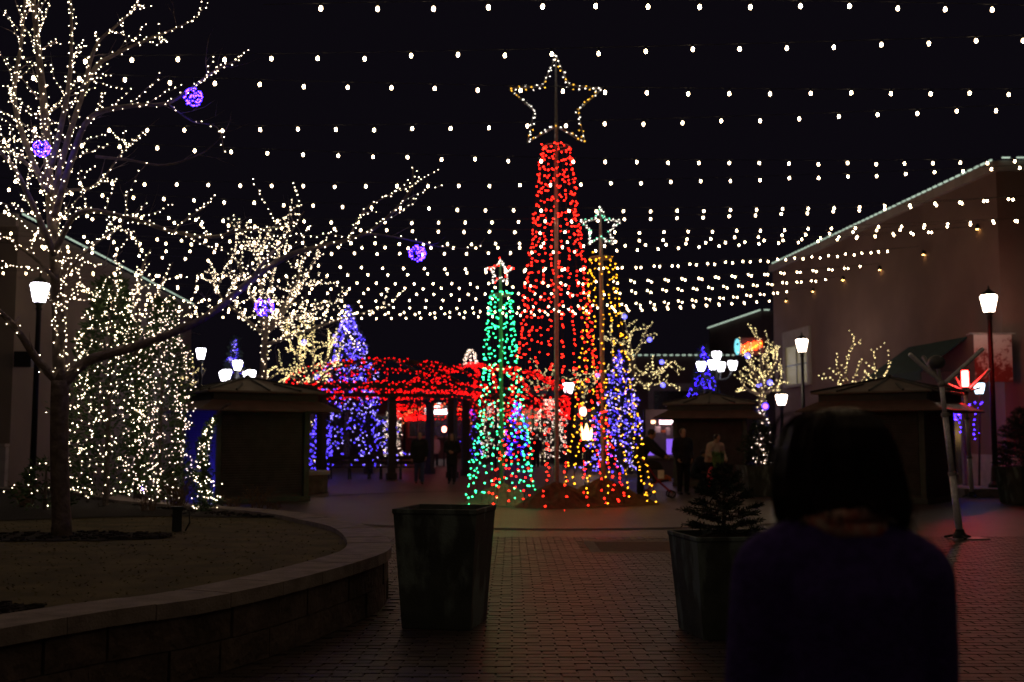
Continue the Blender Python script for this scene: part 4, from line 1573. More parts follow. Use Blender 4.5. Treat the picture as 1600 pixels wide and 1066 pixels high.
def cluster_lamp(label, px, Y, py):
    c = at(px, py, Y)
    b = V((c.x, c.y, 0))
    t = thing('cluster_lamp', label, 'street lamp', b, 'lamp posts with clustered lanterns')
    link('base', MB().lathe(b, [(.24, 0), (.24, .1), (.15, .2), (.12, .7), (.09, .8)], 12), M_pole, t)
    link('post', MB().lathe(b, [(.09, .75), (.065, c.z - .1), (.05, c.z + .1)], 12), M_pole, t, True)
    for k in range(5):
        if k == 0:
            p = V((b.x, b.y, c.z + .18))
            mb = MB().tube([V((b.x, b.y, c.z)), p], .035, 6)
        else:
            a = math.pi / 4 + math.pi / 2 * k + .35
            p = V((b.x + .78 * math.cos(a), b.y + .78 * math.sin(a), c.z - .30))
            mb = MB().tube(spline([V((b.x, b.y, c.z - .75)), V((b.x + .5 * math.cos(a), b.y + .5 * math.sin(a), c.z - .72)), p], 5), .03, 6)
        link('arm', mb, M_pole, t)
        lt = link('lantern', MB().lathe(p, [(.13, 0), (.2, .2), (.235, .36), (.2, .42)], 12), M_lampc, t, True)
        link('cap', MB().lathe(p + V((0, 0, .42)), [(.22, 0), (.12, .08), (.02, .15)], 10), M_pole, lt)
    return t


cluster_lamp('lamp post with five clustered lanterns beside the violet blue spruce', 1120, 53, 569)
cluster_lamp('clustered lamp post whose bright heads peek over the left kiosk roof', 371, 51, 584)

# ================================================================== RED LIT PERGOLA
pc = col(592, 44, 0)
pg = thing('round_pergola', 'round dark pergola with its trellis roof covered in red mini lights', 'pergola', pc)
PR = 3.85
for k in range(8):
    a = 6.2832 * (k + .32) / 8
    p = pc + V((PR * .92 * math.cos(a), PR * .92 * math.sin(a), 0))
    mb = MB()
    mb.box(p + V((0, 0, 1.55)), (.27, .27, 3.1), a)
    mb.box(p + V((0, 0, .12)), (.36, .36, .24), a)
    link('post', mb, M_wood, pg)


def ring_at(r, z, n=48):
    return [pc + V((r * math.cos(6.2832 * k / n), r * math.sin(6.2832 * k / n), z)) for k in range(n + 1)]


for r, z in ((PR, 3.12), (PR * 1.12, 3.42)):
    mb = MB()
    rg = [q - V((0, 0, 0)) for q in ring_at(r, z)]
    mb.rings([[q + V(((q - pc).x / r * a_, (q - pc).y / r * a_, b_)) for a_, b_ in ((-.045, -.08), (.045, -.08), (.045, .08), (-.045, .08))] for q in rg])
    link('ring_beam', mb, M_wood, pg)
lp = []
for dy in (.4, 2.6):
    hx = math.sqrt((PR * 1.1) ** 2 - dy * dy)
    pk = 4.72 - .045 * dy * dy
    pts = [pc + V((hx * math.cos(q), dy, 3.3 + (pk - 3.3) * math.sin(q) ** .8)) for q in [math.pi * j / 20 for j in range(21)]]
    link('arch', MB().tube(pts, .06, 6), M_wood, pg)
    for _ in range(2):
        lp += [q + rvec() * .10 for q in resample(pts, .12)]
for k in range(10):
    a = 6.2832 * (k + .5) / 10
    d = V((math.cos(a), math.sin(a), 0))
    pts = spline([pc + d * PR * 1.2 + V((0, 0, 3.3)), pc + d * PR + V((0, 0, 3.5)), pc + d * PR * .7 + V((0, 0, 4.15)), pc + d * PR * .3 + V((0, 0, 4.6))], 4)
    link('rafter', MB().tube(pts, .05, 4), M_wood, pg)
    lp += [q + rvec() * .05 for q in resample(pts, .19)]
for r, z, st in ((PR, 3.2, .075), (PR * 1.13, 3.5, .075), (PR * 1.06, 3.35, .1)):
    for q in resample(ring_at(r, z, 60), st):
        lp.append(q + V((rnd(-.06, .06), rnd(-.06, .06), rnd(-.16, .14))))
stuff(link('mini_lights', beads(lp, .0225), M_redf, pg))
mb = MB()
for j in range(9):
    yq = -2.6 + .65 * j
    hx = math.sqrt((PR * .9) ** 2 - yq * yq)
    link('slat', MB().box(pc + V((0, yq, 3.62)), (2 * hx, .16, .04)), M_wood, pg)
for px in (548, 628):
    Yq = 40.8
    q0, q1 = col(px - 40, Yq, 0), col(px + 34, Yq, 0)
    t = thing('bench', 'dark slatted bench under the pergola by its ' + ('left posts' if px < 600 else 'middle posts'), 'bench', (q0 + q1) / 2)
    for j in range(3):
        link('slat', MB().box(((q0.x + q1.x) / 2, Yq + j * .15, .45), (q1.x - q0.x, .13, .04)), M_wood, t)
    for j in range(2):
        link('back_slat', MB().box(((q0.x + q1.x) / 2, Yq + .42 + j * .04, .62 + j * .17), (q1.x - q0.x, .03, .12)), M_wood, t)
    for x in (q0.x + .15, (q0.x + q1.x) / 2, q1.x - .15):
        mb = MB()
        mb.tube([(x, Yq - .02, .43), (x, Yq - .06, 0)], .03, 6)
        mb.tube([(x, Yq + .48, .85), (x, Yq + .38, .42), (x, Yq + .46, 0)], .03, 6)
        mb.beam((x, Yq - .03, .41), (x, Yq + .38, .41), .04, .04)
        link('leg', mb, M_pole, t)
# arched red gate of light behind, with a tiny lit tree on top
Yg = 57.0
gd = thing('light_dome', 'open dome of red lit arches under a tiny white lit tree', 'light dome', col(745, Yg, 0))
gc = col(755, Yg, 0)
apex = at(735, 569, Yg)
mb, lp = MB(), []
for k in range(8):
    a = 6.2832 * (k + .2) / 8
    e = gc + V((4.5 * math.cos(a), 4.5 * math.sin(a), 0))
    z1 = at(745, 606, Yg).z
    pts = [V((e.x, e.y, 0)), V((e.x, e.y, z1 * .9)), V((gc.x + 3.9 * math.cos(a), gc.y + 3.9 * math.sin(a), z1 + .25)), V((gc.x + 2.2 * math.cos(a), gc.y + 2.2 * math.sin(a), apex.z - .35)), V((apex.x, apex.y, apex.z))]
    sp_ = spline(pts, 5)
    link('arch', MB().tube(sp_, .06, 5), M_pole, gd)
    lp += [q + rvec() * .08 for q in resample(sp_[5:], .08)] + [q + rvec() * .08 for q in resample(sp_[5:], .1)]
for zz in (-.75, -.5, -.25, 0, .25, .5):
    lp += [p + V((rnd(-.05, .05), rnd(-.05, .05), rnd(-.14, .14))) for p in resample([gc + V((4.5 * math.cos(6.2832 * k / 50), 4.5 * math.sin(6.2832 * k / 50), z1 - .75 + zz)) for k in range(51)], .2)]
stuff(link('mini_lights', beads(lp, .025), M_redf, gd))
rg = [gc + V((4.5 * math.cos(6.2832 * k / 50), 4.5 * math.sin(6.2832 * k / 50), z1 - .4)) for k in range(51)]
mb = MB()
for p, q in zip(rg, rg[1:]):
    mb.beam(p, q, .1, .2)
link('ring_beam', mb, M_pole, gd)
tt = thing('wire_tree', 'tiny white lit wire tree on top of the red dome', 'wire tree', apex)
h = at(735, 545, Yg).z - apex.z
mb = MB()
lp = []
for k in range(8):
    a = 6.2832 * k / 8
    p, q = apex + V((.36 * math.cos(a), .36 * math.sin(a), .02)), apex + V((.08 * math.cos(a), .08 * math.sin(a), h))
    mid = p.lerp(q, .5) + V((.08 * math.cos(a), .08 * math.sin(a), 0))
    mb.tube([p, mid, q], .012, 4)
    lp += [x + rvec() * .04 for x in resample([p, mid, q], .11)]
link('wire_frame', mb, M_pole, tt)
stuff(link('mini_lights', beads(lp, .026), M_mini_p, tt))
# red arch on the far shop front round the sign
ra = thing('shop_arch', 'red and orange lit arch on the far shop front over the white sign', 'arch', col(683, Yb - 1.4, 0))
mb, l1, l2 = MB(), [], []
pts = [at(x, y, Yb - 1.4) for x, y in ((632, 662), (634, 647), (650, 640), (670, 634), (700, 633), (722, 641), (735, 650), (738, 664))]
sp_ = spline(pts, 6)
mb.tube(sp_, .09, 6)
mb.tube([pts[0], V((pts[0].x, pts[0].y, 0))], .12, 6)
mb.tube([pts[-1], V((pts[-1].x, pts[-1].y, 0))], .12, 6)
link('arch_frame', mb, M_pole, ra)
l1 = [q + rvec() * .12 for q in resample(sp_, .09)]
l2 = [at(rnd(632, 672), rnd(650, 657), Yb - 1.45) for _ in range(120)] + [at(rnd(700, 738), rnd(640, 650), Yb - 1.45) for _ in range(40)]
stuff(link('mini_lights', beads(l1, .05), glow('orange_mini', (1.0, .2, .06), 5), ra))
stuff(link('mini_lights', beads(l2, .055), M_redf, ra))
# small far lights: red lantern, flame sculpture, sign boards
for nm, lab, px, py, Y, r, m in (('red_signal', 'small red glowing signal by the pergola, left of the woman with long hair', 694, 671, 60, .15, glow('signal', (1.0, .25, .18), 14)),
                                 ('red_lantern', 'red and white lantern hung behind the gold light tree', 911, 643, 52, .2, glow('signal', (1, .25, .18), 14)),
                                 ('flame_light', 'orange flame shaped light behind the gold light tree', 916, 680, 48, .18, M_fire)):
    p = at(px, py, Y)
    t = thing(nm, lab, 'light', (p.x, p.y, 0))
    link('stand', MB().tube([(p.x, p.y, 0), (p.x, p.y, p.z - r)], .04, 6), M_pole, t)
    if nm == 'flame_light':
        mb = MB()
        for k in range(5):
            a = k * 1.256
            mb.tube([p + V((.12 * math.cos(a), .12 * math.sin(a), -r)), p + V((.2 * math.cos(a), .2 * math.sin(a), .05)), p + V((.26 * math.cos(a), .1, .3 + .1 * (k % 2)))], [.09, .08, .01], 6)
        mb.tube([p + V((0, 0, -r)), p + V((0, 0, .1)), p + V((.02, 0, .5))], [.12, .12, .01], 6)
        link('flame', mb, m, t)
    else:
        link('lamp', MB().lathe(p, [(r * .5, -r), (r * .75, -r * .4), (r * .75, r * .5), (r * .4, r)], 10), m, t, True)
        link('cap', MB().lathe(p + V((0, 0, r)), [(r * .6, 0), (r * .2, r * .4)], 8), M_pole, t)

# ================================================================== PLANTERS
def planter(label, c, rz, w0, w1, h, mound_h=0.0, name='planter'):
    t = thing(name, label, 'planter', V((c[0], c[1], 0)))
    m = Matrix.Rotation(rz, 3, 'Z')
    c = V((c[0], c[1], 0))

    def sq(w, z):
        return [c + m @ V((sx * w / 2, sy * w / 2, z)) for sx, sy in ((-1, -1), (1, -1), (1, 1), (-1, 1))]
    lv = [sq(w0, .0), sq(w0 + (w1 - w0) * .96, h * .955), sq(w1 + .012, h * .962), sq(w1 + .012, h), sq(w1 - .05, h), sq(w1 - .07, h * .84)]
    mb = MB()
    vs = [p for s in lv for p in s]
    fs = []
    for i in range(len(lv) - 1):
        for k in range(4):
            a, b = i * 4 + k, i * 4 + (k + 1) % 4
            fs.append((a, b, b + 4, a + 4))
    fs.append((3, 2, 1, 0))
    mb.add(vs, fs)
    o = link('shell', mb, M_planter, t)
    bv = o.modifiers.new('edge', 'BEVEL')
    bv.width, bv.segments, bv.limit_method = .008, 2, 'ANGLE'
    mb = MB()
    n, r = 24, (w1 - .09) / 2
    vs, fs = [], []
    for i in range(7):
        u = i / 6
        for k in range(n):
            a = 6.2832 * k / n
            q = max(abs(math.cos(a)), abs(math.sin(a)))
            rr = r * u * (1 + (1 / q - 1) * u ** 2)
            z = h * .87 + mound_h * (1 - u * u) + rnd(-.01, .012)
            vs.append(c + m @ V((rr * math.cos(a), rr * math.sin(a), z)))
        if i:
            for k in range(n):
                a, b = (i - 1) * n + k, (i - 1) * n + (k + 1) % n
                fs.append((a, a + n, b + n, b))
    mb.add(vs, fs)
    link('soil', mb, M_soil, t)
    return t


planter('large empty square planter with pale stains, dark soil and tapered sides, left of centre', (-.545, 9.03), R(-12), .56, .685, .945)
planter('square tapered planter holding the small dark spruce, next to the woman', (1.66, 8.62), R(10), .57, .69, .765, .10)
planter('square planter with a dark bush, by the middle kiosk', (col(1187, 29.2, 0).x, 29.2), R(6), .8, .98, .8, .05)
planter('dark planter at the right edge of the plaza holding a reddish lit spruce', (col(1605, 25.6, 0).x, 25.6), R(12), .82, 1.0, .85, .05)


def potted_spruce(label, b, h, r, nb, nl, seed):
    t = thing('potted_spruce', label, 'spruce', b)
    rr = random.Random(seed)
    link('trunk', MB().tube([b - V((0, 0, .08)), b + V((.01, 0, h * .5)), b + V((0, 0, h * .95))], [r * .07, r * .05, .004], 7), M_bark, t)
    mw, ml = MB(), MB()
    for k in range(nb):
        u = (k + rr.random()) / nb
        a = k * 2.4 + rr.uniform(-.3, .3)
        L_ = r * (1 - u) ** .75 * rr.uniform(.75, 1.25) + .02
        z = h * (.03 + .93 * u)
        p = b + V((0, 0, z))
        d = V((math.cos(a), math.sin(a), .12 + .4 * u))
        pts = [p + d * L_ * s + V((0, 0, .13 * L_ * s * s - (.12 * L_ * s if u < .4 else 0))) for s in (0, .35, .7, 1)]
        mw.tube(pts, [.005, .004, .003, .001], 3, False)
        sp_ = resample(spline(pts, 4), .012 if r < .4 else .03)
        for q in sp_[1:]:
            for _ in range(nl):
                dd = (d.normalized() * .8 + V((rr.uniform(-1, 1), rr.uniform(-1, 1), rr.uniform(-.7, .9)))).normalized()
                ml.leaf(q, dd, rr.uniform(.03, .055) * (1 if r < .4 else 2.4), .0035 * (1 if r < .4 else 2.2))
        for s in (.45, .7):
            q = pts[1].lerp(pts[3], s)
            for sg_ in (-1, 1):
                d2 = V((math.cos(a + sg_ * .8), math.sin(a + sg_ * .8), .15))
                for j in range(int(L_ * .45 / .012)):
                    qq = q + d2 * j * .012
                    for _ in range(max(1, nl - 1)):
                        ml.leaf(qq, d2 + V((rr.uniform(-1, 1), rr.uniform(-1, 1), rr.uniform(-.6, .9))), rr.uniform(.028, .05) * (1 if r < .4 else 2.2), .0033 * (1 if r < .4 else 2.2))
    stuff(link('branches', mw, M_bark, t))
    stuff(link('needles', ml, M_spruce, t))
    return t


potted_spruce('small dark spruce growing in the planter next to the woman', V((1.655, 8.62, .74)), .57, .27, 44, 5, 3)
pb = col(1600, 25.6, .76)
potted_spruce('spruce in the planter at the right edge, tinted by the red lamp', pb, 1.5, .62, 60, 3, 5)
evergreen('dark_bush', V((col(1187, 29.2, 0).x, 29.2, .72)), 1.15, .42, col_shape, 1500, 4, M_spruce, M_purple, .012, 'dark unlit bush growing in the planter by the middle kiosk', 'bush', ls=.1)
# round stone planter by the left kiosk
c = col(456, 31, 0)
t = thing('stone_planter', 'round stone planter with a pale rim beside the left kiosk', 'planter', c)
link('body', MB().lathe(c, [(1.0, 0), (1.0, .5)], 28), M_stone2, t)
link('rim', MB().lathe(c, [(1.06, .5), (1.07, .6), (.8, .6), (.8, .55)], 28), M_trim, t)
# low raised kerb by the right lamp
a, b = col(1500, 28.5, 0), col(1750, 28.5, 0)
mb = MB().box(((a.x + b.x) / 2, 29.2, .11), (b.x - a.x, 2.0, .22))
o = structure('raised_kerb', mb, M_stone)
o['kind'] = 'structure'

# ================================================================== FOLDED LIGHT STANDS
def stand(label, px, py, hub, arms, collars, r, lit):
    b = on_z(px, py, 0)
    Y = b.y
    t = thing('light_stand', label, 'stand', b)
    h = at(*hub, Y)
    s1, s2 = b.lerp(h, collars[0]), b.lerp(h, collars[1])
    link('lower_tube', MB().tube([b + V((0, 0, .05)), s1], r, 12), M_alu, t, True)
    link('middle_tube', MB().tube([s1, s2], r * .86, 12), M_alu, t, True)
    link('upper_tube', MB().tube([s2, h], r * .72, 12), M_alu, t, True)
    d = (h - b).normalized()
    for s in (s1, s2):
        mb = MB().tube([s - d * .03, s - d * .028, s + d * .028, s + d * .03], [r * 1.0, r * 1.22, r * 1.22, r], 12)
        mb.box(s + V((r * 1.3, -.01, 0)), (r * .8, .02, .025))
        link('collar', mb, M_polemet, t)
    mb = MB().box(b + V((.12 if not lit else 0, 0, .012)), (.52 if not lit else .3, .34, .02), R(8))
    link('base_plate', mb, M_polemet, t)
    mb = MB().lathe(b + V((0, 0, .022)), [(r * 2.2, 0), (r * 2.0, .05), (r * 1.35, .09), (r * 1.2, .13)], 12)
    for k in range(3):
        a_ = k * 2.09 + .5
        mb.beam(b + V((0, 0, .08)), b + V((.22 * math.cos(a_), .22 * math.sin(a_), .03)), .035, .03)
    link('foot', mb, M_box, t)
    link('hub', MB().sphere(h, r * 1.25, (1, 1, .9)), M_polemet, t, True)
    for p0, p1, dy, rr, in_m in arms:
        p, q = at(*p0, Y), at(p1[0], p1[1], Y + dy)
        link('arm', MB().tube([p, p.lerp(q, .04), p.lerp(q, .97), q], [rr * .8, rr, rr, rr * .8], 10), in_m, t, True)
    return t, h, Y


t, h, Y = stand('near silver telescopic stand leaning left with splayed arms and an unlit round head', 1500, 843, (1471, 600),
                [((1469, 597), (1421, 553), -.1, .034, M_alu), ((1475, 600), (1536, 545), .15, .032, M_alu), ((1466, 592), (1442, 557), .25, .03, M_polemet), ((1472, 600), (1508, 612), .3, .018, M_polemet)], (.42, .80), .050, False)
p = at(1463, 566, Y)
link('head', MB().sphere(p, .13, (1, 1, .82)), mat('grey_plastic', (.10, .10, .11), .35), t, True)
link('head_stem', MB().tube([h, p], .03, 8), M_polemet, t)
t, h, Y = stand('farther silver stand with a glowing red lamp between its splayed arms', 1519, 778, (1508, 613),
                [((1510, 613), (1547, 577), -.1, .04, M_alu), ((1506, 612), (1476, 598), .1, .035, M_alu), ((1508, 613), (1532, 606), .4, .03, M_polemet), ((1506, 612), (1492, 588), .5, .03, M_polemet)], (.38, .75), .058, True)
p = at(1508, 592, Y)
lt = link('red_lamp', MB().lathe(p, [(.07, -.21), (.085, -.19), (.085, .19), (.07, .21)], 14), M_redlamp, t, True)
mb = MB().lathe(p, [(.095, -.25), (.095, -.21)], 12).lathe(p, [(.095, .21), (.095, .25)], 12)
link('lamp_cap', mb, M_box, lt)
# pale canvas scrap / little awning lit near the red lamp
p = at(1537, 614, 29.5)
t = thing('small_lantern', 'small pale blue lantern glowing just right of the red lamp', 'lantern', at(1530, 606, 30.3))
link('glass', MB().lathe(at(1530, 606, 30.3), [(.1, -.16), (.15, .05), (.14, .12)], 10), glow('pale_lantern', (.6, .85, 1), 5), t, True)
link('cap', MB().lathe(at(1530, 606, 30.3), [(.16, .12), (.05, .24)], 10), M_pole, t)
link('stem', MB().tube([at(1530, 606, 30.3) - V((0, 0, .16)), col(1530, 30.3, .0)], .03, 6), M_pole, t)
# violet lights at the shop door
p = at(1494, 650, 31)
t = thing('violet_icicle_lights', 'violet icicle lights hanging at the shop door behind the red lamp stand', 'icicle lights', p)
pts = []
mb = MB()
for k, (x, y0, y1) in enumerate(((1492, 632, 652), (1500, 636, 676), (1509, 632, 634), (1516, 632, 636), (1523, 632, 690), (1531, 630, 676))):
    a, b = at(x, y0, 30.3), at(x, y1, 30.3)
    mb.tube([a, b + V((0, 0, -.02))], .006, 4)
    pts += [q + rvec() * .03 for q in resample([a, b + V((0, 0, -.05))], .14)]
a, b = at(1488, 633, 30.3), at(1534, 630, 30.3)
mb.tube([a, b], .01, 4)
pts += [q + rvec() * .04 for q in resample([a, b], .16)]
pts += [at(1494, 650, 30.3) + rvec() * .11 for _ in range(16)]
link('wire', mb, M_cable, t)
link('post', MB().tube([a, V((a.x, a.y, 0))], .04, 6), M_pole, t)
stuff(link('mini_lights', beads(pts, .022), M_purple, t))

# ================================================================== STALL BEHIND THE PEOPLE
Ys = 40.0
c = col(1042, Ys, 0)
t = thing('market_stall', 'small open stall with a violet panel, goods and a pink lit sign', 'stall', c)


def px_box(mb, x0, y0, x1, y1, Y, th):
    a, b = at(x0, y0, Y), at(x1, y1, Y)
    return mb.box(((a.x + b.x) / 2, Y + th / 2, (a.z + b.z) / 2), (abs(b.x - a.x), th, abs(a.z - b.z)))


link('counter', px_box(MB(), 1008, 716, 1062, 748, Ys, .8), M_darkwall, t)
link('counter_top', px_box(MB(), 1005, 712, 1065, 716, Ys - .1, 1.0), M_trim, t)
link('violet_panel', px_box(MB(), 1043, 686, 1062, 710, Ys + .2, .3), M_winp, t)
link('back_panel', px_box(MB(), 1006, 640, 1066, 716, Ys + 1.2, .1), M_darkwall, t)
link('sign', px_box(MB(), 1031, 655, 1049, 663, Ys + .2, .12), M_pink, t)
link('sign', px_box(MB(), 1018, 657, 1024, 662, Ys + .2, .12), glow('peach_sign', (1, .5, .3), 4), t)
for x0, y0, x1, y1, m in ((1011, 704, 1022, 712, M_winp), (1024, 666, 1032, 676, M_white), (1034, 672, 1040, 676, M_orange), (1041, 668, 1047, 680, M_trim), (1025, 702, 1036, 712, M_wood), (1050, 654, 1054, 660, M_signw), (1056, 652, 1059, 656, M_signw)):
    link('goods', px_box(MB(), x0, y0, x1, y1, Ys + .4, .25), m, t)
for x in (1007, 1064):
    a = at(x, 640, Ys)
    link('post', MB().box((a.x, Ys + .1, a.z / 2), (.08, .08, a.z)), M_pole, t)

# ================================================================== PEOPLE
def person(label, loc, yaw, H=1.75, lean=0.0, head_yaw=0.0, head_pitch=0.0, ov=None, jacket=M_black, trousers=M_navy, hair=M_hair, long_hair=False, bulk=1.0, vox=.012, long_coat=0.0, build_hair=True, shift=None, shoes=M_shoe):
    t = thing('person', label, 'person', V(loc))
    BASE[t.name] = V((0, 0, 0))
    s = H / 1.75
    J = dict(pelvis=(0, 0, .95), waist=(0, -.005, 1.12), chest=(0, -.005, 1.30), top=(0, .01, 1.44), neck=(0, -.005, 1.52), head=(0, -.025, 1.635))
    for n, sg_ in (('l', 1), ('r', -1)):
        J.update({'hip' + n: (.09 * sg_, 0, .92), 'knee' + n: (.10 * sg_, -.015, .50), 'ankle' + n: (.10 * sg_, .02, .085), 'sh' + n: (.178 * sg_, .01, 1.415), 'elbow' + n: (.235 * sg_, .035, 1.13), 'wrist' + n: (.245 * sg_, -.05, .88)})
    J = {k: V(v) for k, v in J.items()}
    if lean:
        m = Matrix.Rotation(lean, 3, 'X')
        for k in ('waist', 'chest', 'top', 'neck', 'head', 'shl', 'shr', 'elbowl', 'elbowr', 'wristl', 'wristr'):
            f = {'waist': .6}.get(k, 1)
            J[k] = J['pelvis'] + Matrix.Rotation(lean * f, 3, 'X') @ (J[k] - J['pelvis'])
    if ov:
        for k, v in ov.items():
            J[k] = V(v)
    J = {k: v * s for k, v in J.items()}

    def torso(mb, infl, lo=0.0):
        sp_ = [J['pelvis'] - V((0, 0, lo)), J['pelvis'], J['waist'], J['chest'], J['top'], J['neck']]
        rx = [.165 + infl, .165 + infl, .140 + infl, .165 + infl, .125 + infl * .7, .058 + infl * .3]
        ry = [.115 + infl, .115 + infl, .098 + infl, .115 + infl, .085 + infl * .6, .058 + infl * .3]
        rings = []
        for i, p in enumerate(sp_):
            d = (sp_[min(i + 1, 5)] - sp_[max(i - 1, 0)]).normalized()
            x = V((1, 0, 0))
            y = d.cross(x).normalized()
            rings.append([p + (x * rx[i] * math.cos(6.2832 * k / 20) + y * ry[i] * math.sin(6.2832 * k / 20)) * s for k in range(20)])
        mb.rings(rings)

    def chain(mb, ks, rs):
        pts = [J[k] if isinstance(k, str) else k for k in ks]
        for i in range(len(pts) - 1):
            n = 5
            mb.tube([pts[i].lerp(pts[i + 1], q / n) for q in range(n + 1)], [(rs[i] + (rs[i + 1] - rs[i]) * q / n) * s for q in range(n + 1)], 12)
        for p, r_ in zip(pts, rs):
            mb.sphere(p, r_ * s * .99, n=12, m=8)

    def shell(name, mb, mtl, v, smooth=4):
        o = link(name, mb, mtl, t, True)
        rm = o.modifiers.new('one_surface', 'REMESH')
        rm.mode, rm.voxel_size, rm.use_smooth_shade = 'VOXEL', v, True
        sm = o.modifiers.new('soften', 'SMOOTH')
        sm.iterations, sm.factor = smooth, .5
        return o
    # body: one surface
    mb = MB()
    torso(mb, 0)
    hm = Matrix.Rotation(head_yaw, 3, 'Z') @ Matrix.Rotation(head_pitch, 3, 'X')
    hc = J['head']

    def hp(x, y, z):
        return hc + hm @ V((x, y, z)) * s
    mb.tube([J['top'], J['neck'], hc - V((0, 0, .05 * s))], [.062 * s, .056 * s, .054 * s], 14)
    mb.rings([[hp(rx * math.cos(6.2832 * k / 18), yo + ry * math.sin(6.2832 * k / 18), z) for k in range(18)] for z, rx, ry, yo in
              ((-.115, .022, .03, -.065), (-.10, .045, .055, -.045), (-.06, .060, .085, -.015), (-.01, .071, .098, 0), (.04, .076, .100, .002), (.08, .066, .086, .004), (.108, .04, .052, .004), (.118, .012, .016, .004))])
    mb.rings([[hp(rx * math.cos(6.2832 * k / 8), yo + ry * math.sin(6.2832 * k / 8), z) for k in range(8)] for z, rx, ry, yo in ((.018, .007, .012, -.092), (-.01, .011, .018, -.100), (-.032, .018, .020, -.101), (-.04, .012, .014, -.094))])
    mb.sphere(hp(0, -.086, -.067), .022 * s, (1.2, .6, .55))
    for sg_ in (1, -1):
        mb.sphere(hp(.074 * sg_, .012, -.005), .032 * s, (.4, .7, 1))
    for n, sg_ in (('l', 1), ('r', -1)):
        chain(mb, ['sh' + n, 'elbow' + n, 'wrist' + n], [.052, .040, .027])
        chain(mb, ['hip' + n, 'knee' + n, 'ankle' + n], [.085, .055, .038])
        a_ = J['ankle' + n]
        mb.tube([a_ + V((0, .045, -.045)) * s, a_ + V((0, -.05, -.04)) * s, a_ + V((0, -.16, -.058)) * s], [.032 * s, .038 * s, .02 * s], 10)
        e, w_ = J['elbow' + n], J['wrist' + n]
        d = (w_ - e).normalized()
        side = d.cross(V((sg_, 0, 0)))
        side = side.normalized() if side.length > .1 else V((0, -1, 0))
        inn = V((-sg_, 0, 0)) - d * V((-sg_, 0, 0)).dot(d)
        inn = inn.normalized() if inn.length > .1 else V((0, -1, 0))
        side = inn.cross(d).normalized()
        pal = w_ + d * .05 * s
        mb.rings([[w_ + d * q * s + (side * rs_ * math.cos(6.2832 * k / 12) + inn * ri * math.sin(6.2832 * k / 12)) * s for k in range(12)] for q, rs_, ri in ((.0, .026, .02), (.03, .036, .018), (.07, .041, .016), (.092, .038, .013))])
        for f, (o_, L_) in enumerate(((-.031, .062), (-.010, .074), (.011, .070), (.030, .054))):
            p0 = w_ + (d * .085 + side * o_) * s
            p1 = p0 + (d * L_ * .45 + inn * .012) * s
            p2 = p1 + (d * L_ * .32 + inn * .022) * s
            p3 = p2 + (d * L_ * .10 + inn * .022) * s
            mb.tube([p0, p1, p2, p3], [.0105 * s, .0098 * s, .009 * s, .0075 * s], 8)
        ts = -1 if side.y > 0 else 1
        p0 = w_ + (d * .025 + side * .03 * ts) * s
        mb.tube([p0, p0 + (d * .032 + side * .024 * ts + inn * .012) * s, p0 + (d * .062 + side * .026 * ts + inn * .026) * s], [.014 * s, .0115 * s, .009 * s], 8)
    shell('body', mb, M_skin, vox * .8, 2)
    for sg_ in (1, -1):
        link('eye', MB().sphere(hp(.03 * sg_, -.091, .008), .0105 * s, (1, .6, .7)), M_hair, t, True)
    # jacket
    inf = .030 * bulk
    mb = MB()
    torso(mb, inf, .06 + long_coat)
    for n in 'lr':
        w_ = J['wrist' + n].lerp(J['elbow' + n], .04)
        chain(mb, ['sh' + n, 'elbow' + n, w_], [.060 + inf * 1.0, .050 + inf * .7, .040 + inf * .4])
        chain(mb, ['top', 'sh' + n], [.075 + inf * .6, .060 + inf])
    shell('jacket', mb, jacket, vox * 1.4, 5)
    # trousers
    mb = MB()
    for n in 'lr':
        chain(mb, [J['pelvis'].lerp(J['hip' + n], .8), 'hip' + n, 'knee' + n, J['ankle' + n].lerp(J['knee' + n], .06)], [.12, .105, .078, .066])
    shell('trousers', mb, trousers, vox * 1.4, 3)
    for n in 'lr':
        a_ = J['ankle' + n]
        mb = MB().rings([[a_ + V((rx * math.cos(6.2832 * k / 12), yo, -.04 + rz_ * math.sin(6.2832 * k / 12) - .04 + rz_)) * s for k in range(12)] for yo, rx, rz_ in ((.075, .02, .03), (.05, .043, .045), (0, .046, .05), (-.08, .05, .036), (-.15, .042, .026), (-.185, .015, .016))])
        link('shoe', mb, shoes, t, True)
    if build_hair:
        mb = MB()
        mb.sphere(hp(0, .018, .03), .098 * s, (.93, 1.06, 1.0), 16, 10)
        if long_hair:
            mb.rings([[hp(rx * math.cos(6.2832 * k / 14), yo + ry * math.sin(6.2832 * k / 14), z) for k in range(14)] for z, rx, ry, yo in ((.06, .08, .07, .035), (-.02, .095, .06, .05), (-.12, .115, .05, .06), (-.22, .11, .035, .075), (-.27, .07, .02, .08))])
            for sg_ in (1, -1):
                mb.tube([hp(.07 * sg_, -.03, .07), hp(.092 * sg_, -.035, -.04), hp(.10 * sg_, -.05, -.16), hp(.095 * sg_, -.07, -.25)], [.02 * s, .026 * s, .025 * s, .01 * s], 8)
            link('hair', mb, hair, t, True)
        else:
            shell('hair', mb, hair, .012, 2)
    t.location = V(loc) + (V(shift) if shift else V((0, 0, 0)))
    t.rotation_euler = (0, 0, yaw)
    return t, J, hp


